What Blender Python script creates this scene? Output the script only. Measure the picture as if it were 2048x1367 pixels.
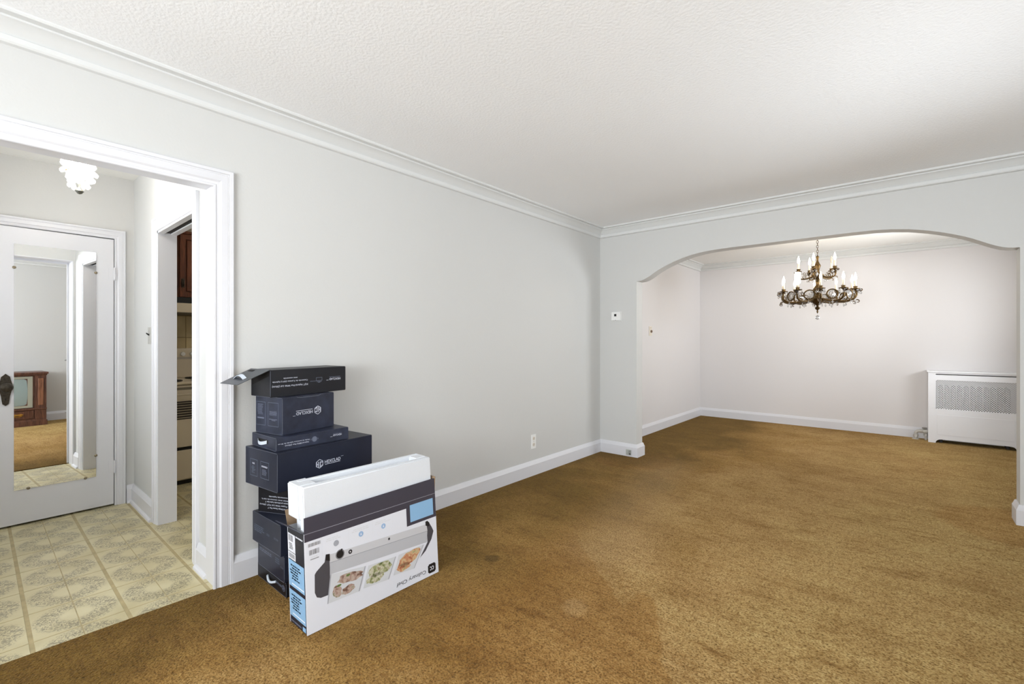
import bpy, bmesh, math, random
from mathutils import Vector, Matrix

random.seed(7)
for o in list(bpy.data.objects):
    bpy.data.objects.remove(o, do_unlink=True)
S = bpy.context.scene
COL = S.collection

# ------------------------------------------------------------------ camera
CAM = (2.5958, -4.5146, 1.22)
cam = bpy.data.cameras.new('camera')
cam.sensor_width = 36.0
cam.lens = 36.0 * 925.8 / 2048.0
cam.shift_y = (680.24 - 683.5) / 2048.0
cam.clip_start = 0.02
co = bpy.data.objects.new('camera', cam)
co.location = CAM
co.rotation_euler = (math.pi / 2, 0, 0.709745)
COL.objects.link(co)
S.camera = co

# ------------------------------------------------------------------ world, window light, exposure
w = bpy.data.worlds.new('sky'); S.world = w; w.use_nodes = True
bg = w.node_tree.nodes['Background']
bg.inputs[0].default_value = (0.86, 0.93, 1.0, 1); bg.inputs[1].default_value = 1.6
S.view_settings.view_transform = 'Standard'
S.view_settings.look = 'None'
S.view_settings.gamma = 1.0
S.view_settings.use_curve_mapping = False
S.view_settings.exposure = 0.66

def area(name, loc, rot, sx, sy, power, col=(1, 1, 1)):
    L = bpy.data.lights.new(name, 'AREA'); L.shape = 'RECTANGLE'; L.size = sx; L.size_y = sy
    L.energy = power; L.color = col
    o = bpy.data.objects.new(name, L); o.location = loc; o.rotation_euler = rot
    COL.objects.link(o); return o
# daylight through the front and dining windows; side and hall lamps are added fill
# (all four tilted upwards to brighten the ceilings)
area('daylight_front', (2.15, -6.90, 1.42), (math.radians(118), 0, 0), 2.05, 1.3, 122, (0.925, 0.966, 1.0))
area('added_fill_side', (3.67, -1.9, 1.47), (math.radians(116), 0, math.radians(90)), 1.4, 1.1, 14, (0.925, 0.966, 1.0))
area('daylight_dining', (3.67, 1.75, 1.52), (math.radians(108), 0, math.radians(90)), 1.15, 1.0, 38, (0.935, 0.97, 1.0))
area('added_fill_hall', (-1.0, -5.30, 1.47), (math.radians(114), 0, 0), 0.75, 1.0, 11, (0.95, 0.98, 1.0))

# ------------------------------------------------------------------ materials
def s2l(c):
    return tuple(((x / 255) / 12.92 if x / 255 <= 0.04045 else ((x / 255 + 0.055) / 1.055) ** 2.4) for x in c)
MATS = {}
def mat(name, rgb, rough=0.5, metal=0.0, bump=0.0, bscale=200.0, var=0.0, vscale=6.0, emit=None, estr=0.0, spec=None, trans=0.0, coat=0.0, detail=4.0):
    if name in MATS: return MATS[name]
    m = bpy.data.materials.new(name); m.use_nodes = True
    nt = m.node_tree; P = nt.nodes['Principled BSDF']
    c = (*s2l(rgb), 1)
    P.inputs['Base Color'].default_value = c
    P.inputs['Roughness'].default_value = rough; P.inputs['Metallic'].default_value = metal
    if spec is not None: P.inputs['Specular IOR Level'].default_value = spec
    if trans: P.inputs['Transmission Weight'].default_value = trans
    if coat: P.inputs['Coat Weight'].default_value = coat
    if emit:
        P.inputs['Emission Color'].default_value = (*emit, 1); P.inputs['Emission Strength'].default_value = estr
    if bump or var:
        g = nt.nodes.new('ShaderNodeNewGeometry')
    if bump:
        n = nt.nodes.new('ShaderNodeTexNoise'); n.inputs['Scale'].default_value = bscale; n.inputs['Detail'].default_value = detail
        nt.links.new(g.outputs['Position'], n.inputs['Vector'])
        b = nt.nodes.new('ShaderNodeBump'); b.inputs['Strength'].default_value = bump; b.inputs['Distance'].default_value = 0.004
        nt.links.new(n.outputs['Fac'], b.inputs['Height']); nt.links.new(b.outputs['Normal'], P.inputs['Normal'])
    if var:
        n2 = nt.nodes.new('ShaderNodeTexNoise'); n2.inputs['Scale'].default_value = vscale; n2.inputs['Detail'].default_value = 3
        nt.links.new(g.outputs['Position'], n2.inputs['Vector'])
        r = nt.nodes.new('ShaderNodeValToRGB')
        r.color_ramp.elements[0].position = 0.3; r.color_ramp.elements[1].position = 0.7
        r.color_ramp.elements[0].color = (*[x * (1 - var) for x in c[:3]], 1)
        r.color_ramp.elements[1].color = (*[min(1, x * (1 + var)) for x in c[:3]], 1)
        nt.links.new(n2.outputs['Fac'], r.inputs[0]); nt.links.new(r.outputs[0], P.inputs['Base Color'])
    MATS[name] = m
    return m

WALL = mat('wall_paint', (207, 207, 205), 0.55, bump=0.12, bscale=90)  # darker than the ceiling colour, standing in for stronger light on the ceiling
WALLD = mat('dining_paint', (222, 219, 219), 0.55, bump=0.12, bscale=90)
CEIL = mat('stucco_ceiling', (249, 250, 251), 0.75, bump=0.6, bscale=75, detail=6)
CEIL2 = mat('plain_ceiling', (236, 235, 231), 0.7, bump=0.2, bscale=60)
CROWNP = mat('crown_paint', (219, 220, 219), 0.5)
TRIM = mat('trim_paint', (222, 222, 226), 0.34, bump=0.04, bscale=40)
DOORP = mat('door_paint', (222, 222, 226), 0.33, bump=0.05, bscale=30)
DARK = mat('dark_gap', (28, 26, 25), 0.8)
BRASS_DK = mat('antique_bronze', (74, 68, 60), 0.4, 0.85, var=0.3, vscale=90)
BRASS = mat('aged_brass', (90, 71, 42), 0.38, 0.85, var=0.3, vscale=60)
BRASSB = mat('bright_brass', (205, 165, 90), 0.25, 1.0)
CHROME = mat('chrome', (205, 205, 205), 0.15, 1.0)
PLASTIC = mat('white_plastic', (238, 238, 236), 0.4)
IVORY = mat('ivory_plastic', (226, 218, 205), 0.4)
BLACKP = mat('black_plastic', (22, 22, 23), 0.35)
MIRROR = mat('mirror_silver', (250, 251, 251), 0.0, 1.0)

def glass_pane():
    m = bpy.data.materials.new('window_glass'); m.use_nodes = True; nt = m.node_tree
    nt.nodes.remove(nt.nodes['Principled BSDF'])
    t = nt.nodes.new('ShaderNodeBsdfTransparent'); g = nt.nodes.new('ShaderNodeBsdfGlossy'); g.inputs['Roughness'].default_value = 0.01
    f = nt.nodes.new('ShaderNodeFresnel'); f.inputs[0].default_value = 1.45
    mx = nt.nodes.new('ShaderNodeMixShader')
    nt.links.new(f.outputs[0], mx.inputs[0]); nt.links.new(t.outputs[0], mx.inputs[1]); nt.links.new(g.outputs[0], mx.inputs[2])
    nt.links.new(mx.outputs[0], nt.nodes['Material Output'].inputs[0])
    return m
PANE = glass_pane()

def wood(name, a, b, scale=14.0, rough=0.4, axis=2):
    m = bpy.data.materials.new(name); m.use_nodes = True; nt = m.node_tree; P = nt.nodes['Principled BSDF']
    g = nt.nodes.new('ShaderNodeNewGeometry'); mp = nt.nodes.new('ShaderNodeMapping')
    sc = [scale] * 3; sc[axis] = scale * 0.12; mp.inputs['Scale'].default_value = sc
    n = nt.nodes.new('ShaderNodeTexNoise'); n.inputs['Scale'].default_value = 3; n.inputs['Detail'].default_value = 6; n.inputs['Distortion'].default_value = 1.2
    r = nt.nodes.new('ShaderNodeValToRGB'); r.color_ramp.elements[0].position = 0.35; r.color_ramp.elements[1].position = 0.68
    r.color_ramp.elements[0].color = (*s2l(a), 1); r.color_ramp.elements[1].color = (*s2l(b), 1)
    nt.links.new(g.outputs['Position'], mp.inputs[0]); nt.links.new(mp.outputs[0], n.inputs['Vector'])
    nt.links.new(n.outputs['Fac'], r.inputs[0]); nt.links.new(r.outputs[0], P.inputs['Base Color'])
    P.inputs['Roughness'].default_value = rough
    return m
CABWOOD = wood('cabinet_wood', (84, 40, 18), (132, 70, 34))
TVWOOD = wood('console_wood', (70, 42, 32), (116, 76, 58))

def carpet_mat():
    m = bpy.data.materials.new('gold_carpet'); m.use_nodes = True; nt = m.node_tree; N = nt.nodes; K = nt.links
    P = N['Principled BSDF']; P.inputs['Roughness'].default_value = 0.95; P.inputs['Specular IOR Level'].default_value = 0.1
    P.inputs['Sheen Weight'].default_value = 0.25; P.inputs['Sheen Roughness'].default_value = 0.6
    P.inputs['Sheen Tint'].default_value = (*s2l((220, 190, 130)), 1)
    g = N.new('ShaderNodeNewGeometry')
    def noise(scale, detail=3, dist=0.0, stretch=None, rot=0.0, rough=0.55):
        n = N.new('ShaderNodeTexNoise'); n.inputs['Scale'].default_value = scale; n.inputs['Detail'].default_value = detail
        n.inputs['Distortion'].default_value = dist; n.inputs['Roughness'].default_value = rough
        if stretch:
            mp = N.new('ShaderNodeMapping'); mp.inputs['Scale'].default_value = stretch; mp.inputs['Rotation'].default_value = (0, 0, rot)
            K.new(g.outputs['Position'], mp.inputs[0]); K.new(mp.outputs[0], n.inputs['Vector'])
        else:
            K.new(g.outputs['Position'], n.inputs['Vector'])
        return n.outputs['Fac']
    def ramp(fac, stops):
        r = N.new('ShaderNodeValToRGB')
        while len(r.color_ramp.elements) < len(stops): r.color_ramp.elements.new(0.5)
        for e, (p, c) in zip(r.color_ramp.elements, stops): e.position = p; e.color = (*s2l(c), 1)
        K.new(fac, r.inputs[0]); return r.outputs[0]
    def mix(mode, fac, a, b):
        x = N.new('ShaderNodeMix'); x.data_type = 'RGBA'; x.blend_type = mode
        if isinstance(fac, (int, float)): x.inputs['Factor'].default_value = fac
        else: K.new(fac, x.inputs['Factor'])
        for i, v in ((6, a), (7, b)):
            if isinstance(v, tuple): x.inputs[i].default_value = (*v, 1)
            else: K.new(v, x.inputs[i])
        return x.outputs[2]
    def maths(op, a, b=None, c=None):
        x = N.new('ShaderNodeMath'); x.operation = op
        for i, v in enumerate((a, b, c)):
            if v is None: continue
            if isinstance(v, (int, float)): x.inputs[i].default_value = v
            else: K.new(v, x.inputs[i])
        return x.outputs[0]
    sx = N.new('ShaderNodeSeparateXYZ'); K.new(g.outputs['Position'], sx.inputs[0])
    X, Y = sx.outputs[0], sx.outputs[1]
    # overall: gold-brown by the left wall and in the dining room, worn straw colour in the walked-on middle
    wx = maths('ADD', maths('MULTIPLY', X, 0.30), maths('MULTIPLY', Y, -0.022))
    wob = maths('ADD', wx, maths('MULTIPLY', maths('SUBTRACT', noise(1.1, 5, 0.5), 0.5), 0.95))
    base = ramp(wob, [(0.12, (122, 96, 43)), (0.34, (172, 140, 84)), (0.56, (202, 174, 124)), (0.95, (210, 188, 134))])
    # pile marks and tracks
    trk = noise(1.8, 7, 0.3, (1.0, 1.9, 1), 0.35, 0.68)
    base = mix('MULTIPLY', 0.6, base, ramp(trk, [(0.34, (208, 192, 170)), (0.5, (246, 240, 234)), (0.62, (255, 255, 255))]))
    blot = noise(5.0, 8, 0.2, None, 0, 0.72)
    base = mix('MULTIPLY', 0.6, base, ramp(blot, [(0.33, (205, 186, 160)), (0.52, (250, 246, 240)), (0.7, (255, 255, 255))]))
    # short scuffs where the pile lies the other way
    scf = noise(7.0, 5, 0.2, (0.55, 2.6, 1), 0.12, 0.7)
    base = mix('MULTIPLY', 0.75, base, ramp(scf, [(0.33, (190, 168, 138)), (0.42, (246, 242, 236)), (0.60, (255, 255, 255))]))
    base = mix('SCREEN', 0.5, base, ramp(scf, [(0.60, (0, 0, 0)), (0.74, (84, 66, 44))]))
    mid = noise(38, 4, 0.3, None, 0, 0.7)
    base = mix('MULTIPLY', 0.7, base, ramp(mid, [(0.36, (186, 164, 132)), (0.52, (248, 244, 238)), (0.64, (255, 255, 255))]))
    def sstep(v_, a, b_):
        x = N.new('ShaderNodeMapRange'); x.interpolation_type = 'SMOOTHSTEP'; x.inputs[1].default_value = a; x.inputs[2].default_value = b_
        K.new(v_, x.inputs[0]); return x.outputs[0]
    jit = maths('MULTIPLY', maths('SUBTRACT', noise(9, 4), 0.5), 0.10)
    Xj, Yj = maths('ADD', X, jit), maths('SUBTRACT', Y, jit)
    # a darker piece with a stepped seam in the foreground
    l1 = maths('MULTIPLY_ADD', X, 0.862, Yj)                      # < -1.20
    l2 = maths('MULTIPLY_ADD', X, 1.96, Yj)                       # < 0.883
    m1 = sstep(l1, -1.175, -1.215)
    m2 = maths('MULTIPLY', maths('MULTIPLY', sstep(X, 1.58, 1.62), sstep(Yj, -2.39, -2.43)), sstep(l2, 0.91, 0.86))
    dk = maths('MULTIPLY', maths('MAXIMUM', m1, m2), maths('MULTIPLY', sstep(X, 0.75, 1.15), maths('MULTIPLY', sstep(Y, -3.7, -3.1), sstep(X, 2.25, 1.85))))
    base = mix('MULTIPLY', maths('MULTIPLY', dk, 0.7), base, s2l((224, 204, 172)))
    # worn paler path through the arch
    off = maths('ABSOLUTE', maths('SUBTRACT', Xj, maths('MULTIPLY_ADD', Y, -0.2215, 0.79)))
    band = maths('MULTIPLY', sstep(off, 0.42, 0.02), maths('MULTIPLY', sstep(Y, -2.45, -2.05), sstep(Y, 0.5, -0.4)))
    base = mix('MIX', maths('MULTIPLY', band, 0.22), base, s2l((206, 180, 146)))
    # unworn redder pile beside the two piers
    for px_ in (AXL, AXR):
        dv = N.new('ShaderNodeVectorMath'); dv.operation = 'DISTANCE'; dv.inputs[1].default_value = (px_, -0.08, 0); K.new(g.outputs['Position'], dv.inputs[0])
        base = mix('MULTIPLY', maths('MULTIPLY', sstep(maths('ADD', dv.outputs['Value'], jit), 0.46, 0.36), 0.4), base, s2l((232, 200, 164)))
    # a stain, and a flattened pale spot
    for (px_, py_, r_, c_, k_) in ((0.832, -2.628, 0.055, (150, 142, 128), 0.8), (1.438, -2.725, 0.085, None, 0.28)):
        dv = N.new('ShaderNodeVectorMath'); dv.operation = 'DISTANCE'; dv.inputs[1].default_value = (px_, py_, 0); K.new(g.outputs['Position'], dv.inputs[0])
        w_ = maths('MULTIPLY', sstep(maths('ADD', dv.outputs['Value'], jit), r_, r_ * .4), k_)
        base = mix('MULTIPLY', w_, base, s2l(c_)) if c_ else mix('MIX', w_, base, s2l((214, 184, 138)))
    # tuft speckle
    v = N.new('ShaderNodeTexVoronoi'); v.inputs['Scale'].default_value = 120; K.new(g.outputs['Position'], v.inputs['Vector'])
    fine = noise(120, 3, 0.3)
    sp = ramp(fine, [(0.34, (120, 96, 64)), (0.47, (226, 214, 196)), (0.6, (255, 255, 255))])
    base = mix('MULTIPLY', 0.85, base, sp)
    K.new(base, P.inputs['Base Color'])
    hgt = maths('ADD', maths('MULTIPLY', maths('SUBTRACT', 1.0, v.outputs['Distance']), 0.7), maths('MULTIPLY', fine, 1.2))
    b1 = N.new('ShaderNodeBump'); b1.inputs['Strength'].default_value = 0.9; b1.inputs['Distance'].default_value = 0.006
    K.new(hgt, b1.inputs['Height'])
    b2 = N.new('ShaderNodeBump'); b2.inputs['Strength'].default_value = 0.5; b2.inputs['Distance'].default_value = 0.02
    K.new(mid, b2.inputs['Height']); K.new(b1.outputs[0], b2.inputs['Normal'])
    K.new(b2.outputs[0], P.inputs['Normal'])
    return m
AXL, AXR = 0.43, 3.15
CARPET = carpet_mat()

def tile_mat():
    m = bpy.data.materials.new('vinyl_tile'); m.use_nodes = True; nt = m.node_tree; N = nt.nodes; K = nt.links
    P = N['Principled BSDF']; P.inputs['Roughness'].default_value = 0.38
    tc = N.new('ShaderNodeTexCoord'); g = N.new('ShaderNodeNewGeometry')
    L = N.new('ShaderNodeVectorMath'); L.operation = 'LENGTH'
    mp = N.new('ShaderNodeMapping'); mp.inputs['Scale'].default_value = (1, 1, 0); K.new(tc.outputs['Object'], mp.inputs[0]); K.new(mp.outputs[0], L.inputs[0])
    ring = N.new('ShaderNodeValToRGB')
    for e in range(3): ring.color_ramp.elements.new(0.5)
    for e, (p, c) in zip(ring.color_ramp.elements, [(0.048, 0.0), (0.072, 1), (0.114, 1), (0.132, 0.8), (0.148, 0.0)]):
        e.position = p; e.color = (c, c, c, 1)
    K.new(L.outputs['Value'], ring.inputs[0])
    v = N.new('ShaderNodeTexNoise'); v.inputs['Scale'].default_value = 52; v.inputs['Detail'].default_value = 2; v.inputs['Distortion'].default_value = 2.6
    K.new(tc.outputs['Object'], v.inputs['Vector'])
    r2 = N.new('ShaderNodeValToRGB')
    for e, (p, c) in zip(r2.color_ramp.elements, [(0.47, 0), (0.55, 1)]): e.position = p; e.color = (c, c, c, 1)
    K.new(v.outputs['Fac'], r2.inputs[0])
    mu = N.new('ShaderNodeMath'); mu.operation = 'MULTIPLY'; K.new(ring.outputs[0], mu.inputs[0]); K.new(r2.outputs[0], mu.inputs[1])
    mu2 = N.new('ShaderNodeMath'); mu2.operation = 'MULTIPLY'; mu2.inputs[1].default_value = 0.78; K.new(mu.outputs[0], mu2.inputs[0])
    bn = N.new('ShaderNodeTexNoise'); bn.inputs['Scale'].default_value = 5; bn.inputs['Detail'].default_value = 5; K.new(g.outputs['Position'], bn.inputs['Vector'])
    br = N.new('ShaderNodeValToRGB')
    for e, (p, c) in zip(br.color_ramp.elements, [(0.3, (196, 184, 142)), (0.7, (216, 207, 170))]): e.position = p; e.color = (*s2l(c), 1)
    K.new(bn.outputs['Fac'], br.inputs[0])
    x = N.new('ShaderNodeMix'); x.data_type = 'RGBA'; K.new(mu2.outputs[0], x.inputs['Factor']); K.new(br.outputs[0], x.inputs[6]); x.inputs[7].default_value = (*s2l((122, 112, 92)), 1)
    K.new(x.outputs[2], P.inputs['Base Color'])
    b = N.new('ShaderNodeBump'); b.inputs['Strength'].default_value = 0.25; b.inputs['Distance'].default_value = 0.002; b.invert = True
    K.new(mu.outputs[0], b.inputs['Height']); K.new(b.outputs[0], P.inputs['Normal'])
    return m
TILE = tile_mat()
GROUT = mat('vinyl_joint', (178, 162, 120), 0.5, var=0.15, vscale=20)

# ------------------------------------------------------------------ mesh helpers (world coordinates in, local to the parent out)
def new_obj(name, verts, faces, m, parent=None, smooth=False):
    off = Vector((0, 0, 0))
    me = bpy.data.meshes.new(name)
    if parent is not None:
        p = parent
        while p is not None: off += p.location; p = p.parent
    me.from_pydata([tuple(Vector(v) - off) for v in verts], [], faces)
    bm = bmesh.new(); bm.from_mesh(me); bmesh.ops.recalc_face_normals(bm, faces=bm.faces); bm.to_mesh(me); bm.free()
    if m: me.materials.append(m)
    if smooth:
        for p in me.polygons: p.use_smooth = True
    o = bpy.data.objects.new(name, me); COL.objects.link(o)
    if parent is not None: o.parent = parent
    return o

class MB:
    """collects shapes that make up one mesh"""
    def __init__(s): s.v = []; s.f = []
    def add(s, v, f):
        n = len(s.v); s.v += [tuple(q) for q in v]; s.f += [tuple(i + n for i in q) for q in f]; return s
    def box(s, x0, x1, y0, y1, z0, z1):
        v = [(x, y, z) for x in (x0, x1) for y in (y0, y1) for z in (z0, z1)]
        return s.add(v, [(0, 1, 3, 2), (4, 6, 7, 5), (0, 4, 5, 1), (2, 3, 7, 6), (0, 2, 6, 4), (1, 5, 7, 3)])
    def bbox(s, x0, x1, y0, y1, z0, z1, b=0.003, seg=2):
        bm = bmesh.new(); bmesh.ops.create_cube(bm, size=1)
        for q in bm.verts:
            q.co = Vector(((x0 + x1) / 2 + q.co.x * (x1 - x0), (y0 + y1) / 2 + q.co.y * (y1 - y0), (z0 + z1) / 2 + q.co.z * (z1 - z0)))
        b = min(b, 0.45 * min(abs(x1 - x0), abs(y1 - y0), abs(z1 - z0)))
        bmesh.ops.bevel(bm, geom=list(bm.edges), offset=b, segments=seg, affect='EDGES', profile=0.5)
        return s.bm(bm)
    def bm(s, bm, M=None):
        bm.verts.index_update()
        v = [(M @ q.co) if M else q.co.copy() for q in bm.verts]; f = [tuple(q.index for q in fc.verts) for fc in bm.faces]
        bm.free(); return s.add(v, f)
    def lathe(s, c, prof, seg=20, axis='z', cap=True):
        """prof: list of (r, h)"""
        v = []; f = []; n = len(prof)
        for i in range(seg):
            a = 2 * math.pi * i / seg
            for r, h in prof:
                p = (r * math.cos(a), r * math.sin(a), h)
                if axis == 'x': p = (h, r * math.cos(a), r * math.sin(a))
                if axis == 'y': p = (r * math.cos(a), h, r * math.sin(a))
                v.append((c[0] + p[0], c[1] + p[1], c[2] + p[2]))
        for i in range(seg):
            j = (i + 1) % seg
            for k in range(n - 1): f.append((i * n + k, j * n + k, j * n + k + 1, i * n + k + 1))
        if cap:
            if prof[0][0] > 1e-6: f.append(tuple(i * n for i in range(seg)))
            if prof[-1][0] > 1e-6: f.append(tuple(i * n + n - 1 for i in reversed(range(seg))))
        return s.add(v, f)
    def tube(s, pts, r, seg=8, closed=False):
        pts = [Vector(p) for p in pts]; n = len(pts); v = []; f = []
        rr = r if isinstance(r, (list, tuple)) else [r] * n
        up = Vector((0, 0, 1)); prev = None
        for i, p in enumerate(pts):
            if closed: t = (pts[(i + 1) % n] - pts[i - 1]).normalized()
            else: t = (pts[min(i + 1, n - 1)] - pts[max(i - 1, 0)]).normalized()
            if prev is None:
                a = up.cross(t)
                if a.length < 1e-3: a = Vector((1, 0, 0)).cross(t)
            else:
                a = prev - t * prev.dot(t)
            a.normalize(); prev = a.copy(); b = t.cross(a)
            for k in range(seg):
                q = 2 * math.pi * k / seg
                v.append(p + (a * math.cos(q) + b * math.sin(q)) * rr[i])
        m = n if closed else n - 1
        for i in range(m):
            j = (i + 1) % n
            for k in range(seg):
                l = (k + 1) % seg; f.append((i * seg + k, i * seg + l, j * seg + l, j * seg + k))
        if not closed:
            f.append(tuple(reversed(range(seg)))); f.append(tuple((n - 1) * seg + k for k in range(seg)))
        return s.add(v, f)
    def prism(s, poly, fn, t0, t1):
        """poly: 2-D outline; fn(a, b, t) -> 3-D point"""
        n = len(poly); v = [fn(a, b, t0) for a, b in poly] + [fn(a, b, t1) for a, b in poly]
        f = [tuple(range(n)), tuple(range(2 * n - 1, n - 1, -1))] + [(i, (i + 1) % n, n + (i + 1) % n, n + i) for i in range(n)]
        return s.add(v, f)
    def build(s, name, m, parent=None, smooth=False): return new_obj(name, s.v, s.f, m, parent, smooth)

def tag(o, label=None, cat=None, group=None, kind=None):
    if label: o['label'] = label
    if cat: o['category'] = cat
    if group: o['group'] = group
    if kind: o['kind'] = kind
    return o
def struct(o): o['kind'] = 'structure'; return o
def thing(name, loc, label, cat, group=None, rz=0):
    o = bpy.data.objects.new(name, None); o.location = loc; o.rotation_euler = (0, 0, rz); o.empty_display_size = 0.05
    COL.objects.link(o); return tag(o, label, cat, group)
def autosmooth(o, ang=40):
    me = o.data
    for p in me.polygons: p.use_smooth = True
    me.set_sharp_from_angle(angle=math.radians(ang)); return o

# ------------------------------------------------------------------ the setting
H = 2.44           # ceiling
XR = 3.57          # right wall
YF = -6.80         # front wall (behind the camera)
YD = 3.213         # dining room back wall
AT = 0.135         # thickness of the arch wall
OY0, OY1, OZ = -4.95, -3.728, 2.000      # hall opening in the left wall
XH = -0.15         # hall side of the left wall
XC = -1.905        # closet wall
YH = -3.712        # hall side of kitchen wall
YK = -3.615        # kitchen side
KX0, KX1, KZ = -1.20, -0.43, 1.945       # kitchen doorway
XK = -2.75         # kitchen back wall

struct(MB().box(0, XR, YF, YD, -0.06, 0).build('floor', CARPET))
fh = struct(MB().box(XK - .1, -0.001, -5.3, -1.2, -0.06, -0.0082).build('floor_hall', GROUT))
# vinyl tiles, each printed tile split by the thin joint through its wreath
ty0, tp, txp = -3.757, 0.302, 0.2855
half = {}
def tile_mesh(sgn):
    m = MB().bbox(-txp / 2 + .0042, txp / 2 - .0042, *( (0.0018, tp / 2 - .0075) if sgn > 0 else (-tp / 2 + .0075, -0.0018)), -0.0085, -0.0068, b=0.0008, seg=1)
    me = bpy.data.meshes.new('tile'); me.from_pydata(m.v, [], m.f); me.materials.append(TILE); return me
half = {1: tile_mesh(1), -1: tile_mesh(-1)}
for i in range(0, 10):
    x = -0.108 + txp / 2 - i * txp
    for j in range(-3, 5):
        y = ty0 - tp / 2 - j * tp
        for sg in (1, -1):
            yy0, yy1 = (y, y + tp / 2) if sg > 0 else (y - tp / 2, y)
            if x - txp / 2 > -.02 or x - txp / 2 < XK: continue
            if yy0 < -5.0 or yy1 > -2.9: continue
            if x < XC - 0.1 and yy1 < YH: continue
            me = half[sg]
            if x + txp / 2 > -0.001:                                   # cut tile row at the carpet edge
                m = MB().bbox(-txp / 2 + .0042, -0.002 - x, *((0.0018, tp / 2 - .0075) if sg > 0 else (-tp / 2 + .0075, -0.0018)), -0.0085, -0.0068, b=0.0008, seg=1)
                me = bpy.data.meshes.new('tile'); me.from_pydata(m.v, [], m.f); me.materials.append(TILE)
            o = bpy.data.objects.new('tile', me); o.location = (x, y, 0); COL.objects.link(o); o.parent = fh

struct(MB().box(-.15, XR + .15, YF - .15, AT / 2, H, H + .1).build('ceiling', CEIL))
struct(MB().box(-.15, XR + .15, AT / 2, YD + .15, H, H + .1).build('ceiling_dining', CEIL2))
struct(MB().box(XK - .15, -.15, -5.35, -1.05, H, H + .1).build('ceiling_hall', CEIL2))

wl = MB()
wl.box(XH, 0, YF - .15, OY0, -.05, H).box(XH, 0, OY0, OY1, OZ, H).box(XH, 0, OY1, AT / 2, -.05, H)
struct(wl.build('wall_left', WALL))
struct(MB().box(XH, 0, AT / 2, YD + .15, -.05, H).build('wall_dining_left', WALLD))
struct(MB().box(XH, XR + .15, YD, YD + .15, -.05, H).build('wall_dining_back', WALLD))

def wall_with_window(name, axis, pos, th, a0, a1, w0, w1, z0, z1, m):
    b = MB()
    def bx(p0, p1, q0, q1):
        if axis == 'y': b.box(p0, p1, pos, pos + th, q0, q1)
        else: b.box(pos, pos + th, p0, p1, q0, q1)
    return b, bx
def make_window(n, axis, pos, th, w0, w1, z0, z1, panes):
    """frame, sill, mullions and glass panes in a wall opening"""
    o = struct(thing('window_%d' % n, ((w0 + w1) / 2, pos, z0) if axis == 'y' else (pos, (w0 + w1) / 2, z0), None, None))
    sg = 1 if th > 0 else -1
    def bx(b, p0, p1, d0, d1, q0, q1):
        if axis == 'y': b.box(p0, p1, pos + sg * d0, pos + sg * d1, q0, q1)
        else: b.box(pos + sg * d0, pos + sg * d1, p0, p1, q0, q1)
    fr = MB(); t = 0.05
    bx(fr, w0, w0 + t, .03, .09, z0, z1); bx(fr, w1 - t, w1, .03, .09, z0, z1); bx(fr, w0 + t, w1 - t, .03, .09, z0, z0 + t); bx(fr, w0 + t, w1 - t, .03, .09, z1 - t, z1)
    fr.build('window_frame', TRIM, o)
    st = (w1 - w0 - 2 * t) / panes
    for i in range(panes):
        p = MB(); bx(p, w0 + t + i * st, w0 + t + (i + 1) * st, .055, .059, z0 + t, z1 - t); p.build('pane', PANE, o)
        if i:
            q = MB(); bx(q, w0 + t + i * st - .02, w0 + t + i * st + .02, .035, .085, z0 + t, z1 - t); q.build('mullion', TRIM, o)
    sl = MB(); bx(sl, w0 - .06, w1 + .06, -.04, .03, z0 - .03, z0); sl.build('window_sill', TRIM, o)
    return o
# front wall
b = MB(); W0, W1, WZ0, WZ1 = 1.05, 3.25, 0.70, 2.15
b.box(-.15, W0, YF - .15, YF, -.05, H).box(W1, XR + .15, YF - .15, YF, -.05, H).box(W0, W1, YF - .15, YF, -.05, WZ0).box(W0, W1, YF - .15, YF, WZ1, H)
struct(b.build('wall_front', WALL)); make_window(1, 'y', YF, -.15, W0, W1, WZ0, WZ1, 3)
# right wall: the dining window, and an added unseen window for the side lamp
b = MB(); ws = [(-2.7, -1.1, 0.85, 2.1), (1.1, 2.4, 0.95, 2.1)]
ys = [YF - .15, ws[0][0], ws[0][1], ws[1][0], ws[1][1], YD + .15]
for i in (0, 2, 4): b.box(XR, XR + .15, ys[i], ys[i + 1], -.05, H)
for (a0, a1, z0, z1) in ws: b.box(XR, XR + .15, a0, a1, -.05, z0).box(XR, XR + .15, a0, a1, z1, H)
struct(b.build('wall_right', WALL))
for i, (a0, a1, z0, z1) in enumerate(ws): make_window(2 + i, 'x', XR, .15, a0, a1, z0, z1, 2)

# arch wall
AX0, AX1 = 0.432, 3.150
prof = [(0, 1.836), (.03, 1.837), (.055, 1.841), (.08, 1.848), (.11, 1.861), (.145, 1.879), (.185, 1.903), (.225, 1.926), (.265, 1.946), (.32, 1.970), (.39, 1.996), (.47, 2.021), (.56, 2.043), (.66, 2.058), (.76, 2.066), (.90, 2.069)]
hw = (AX1 - AX0)
arch = [(AX0 + p, z) for p, z in prof] + [(AX0 + hw / 2, 2.070)] + [(AX1 - p, z) for p, z in reversed(prof)]
v = []; f = []
def col4(x, z): 
    i = len(v); v.extend([(x, 0, z), (x, 0, H), (x, AT, H), (x, AT, z)]); return i
prev = None
b = MB(); b.box(0, AX0, 0, AT, -.05, H).box(AX1, XR, 0, AT, -.05, H)
for x, z in arch:
    i = col4(x, z)
    if prev is not None:
        f += [(prev, i, i + 1, prev + 1), (prev + 3, prev + 2, i + 2, i + 3), (prev, prev + 3, i + 3, i), (prev + 1, i + 1, i + 2, prev + 2)]
    prev = i
b.add(v, f)
wa = struct(b.build('wall_arch', WALL))
autosmooth(wa, 30)

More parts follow.
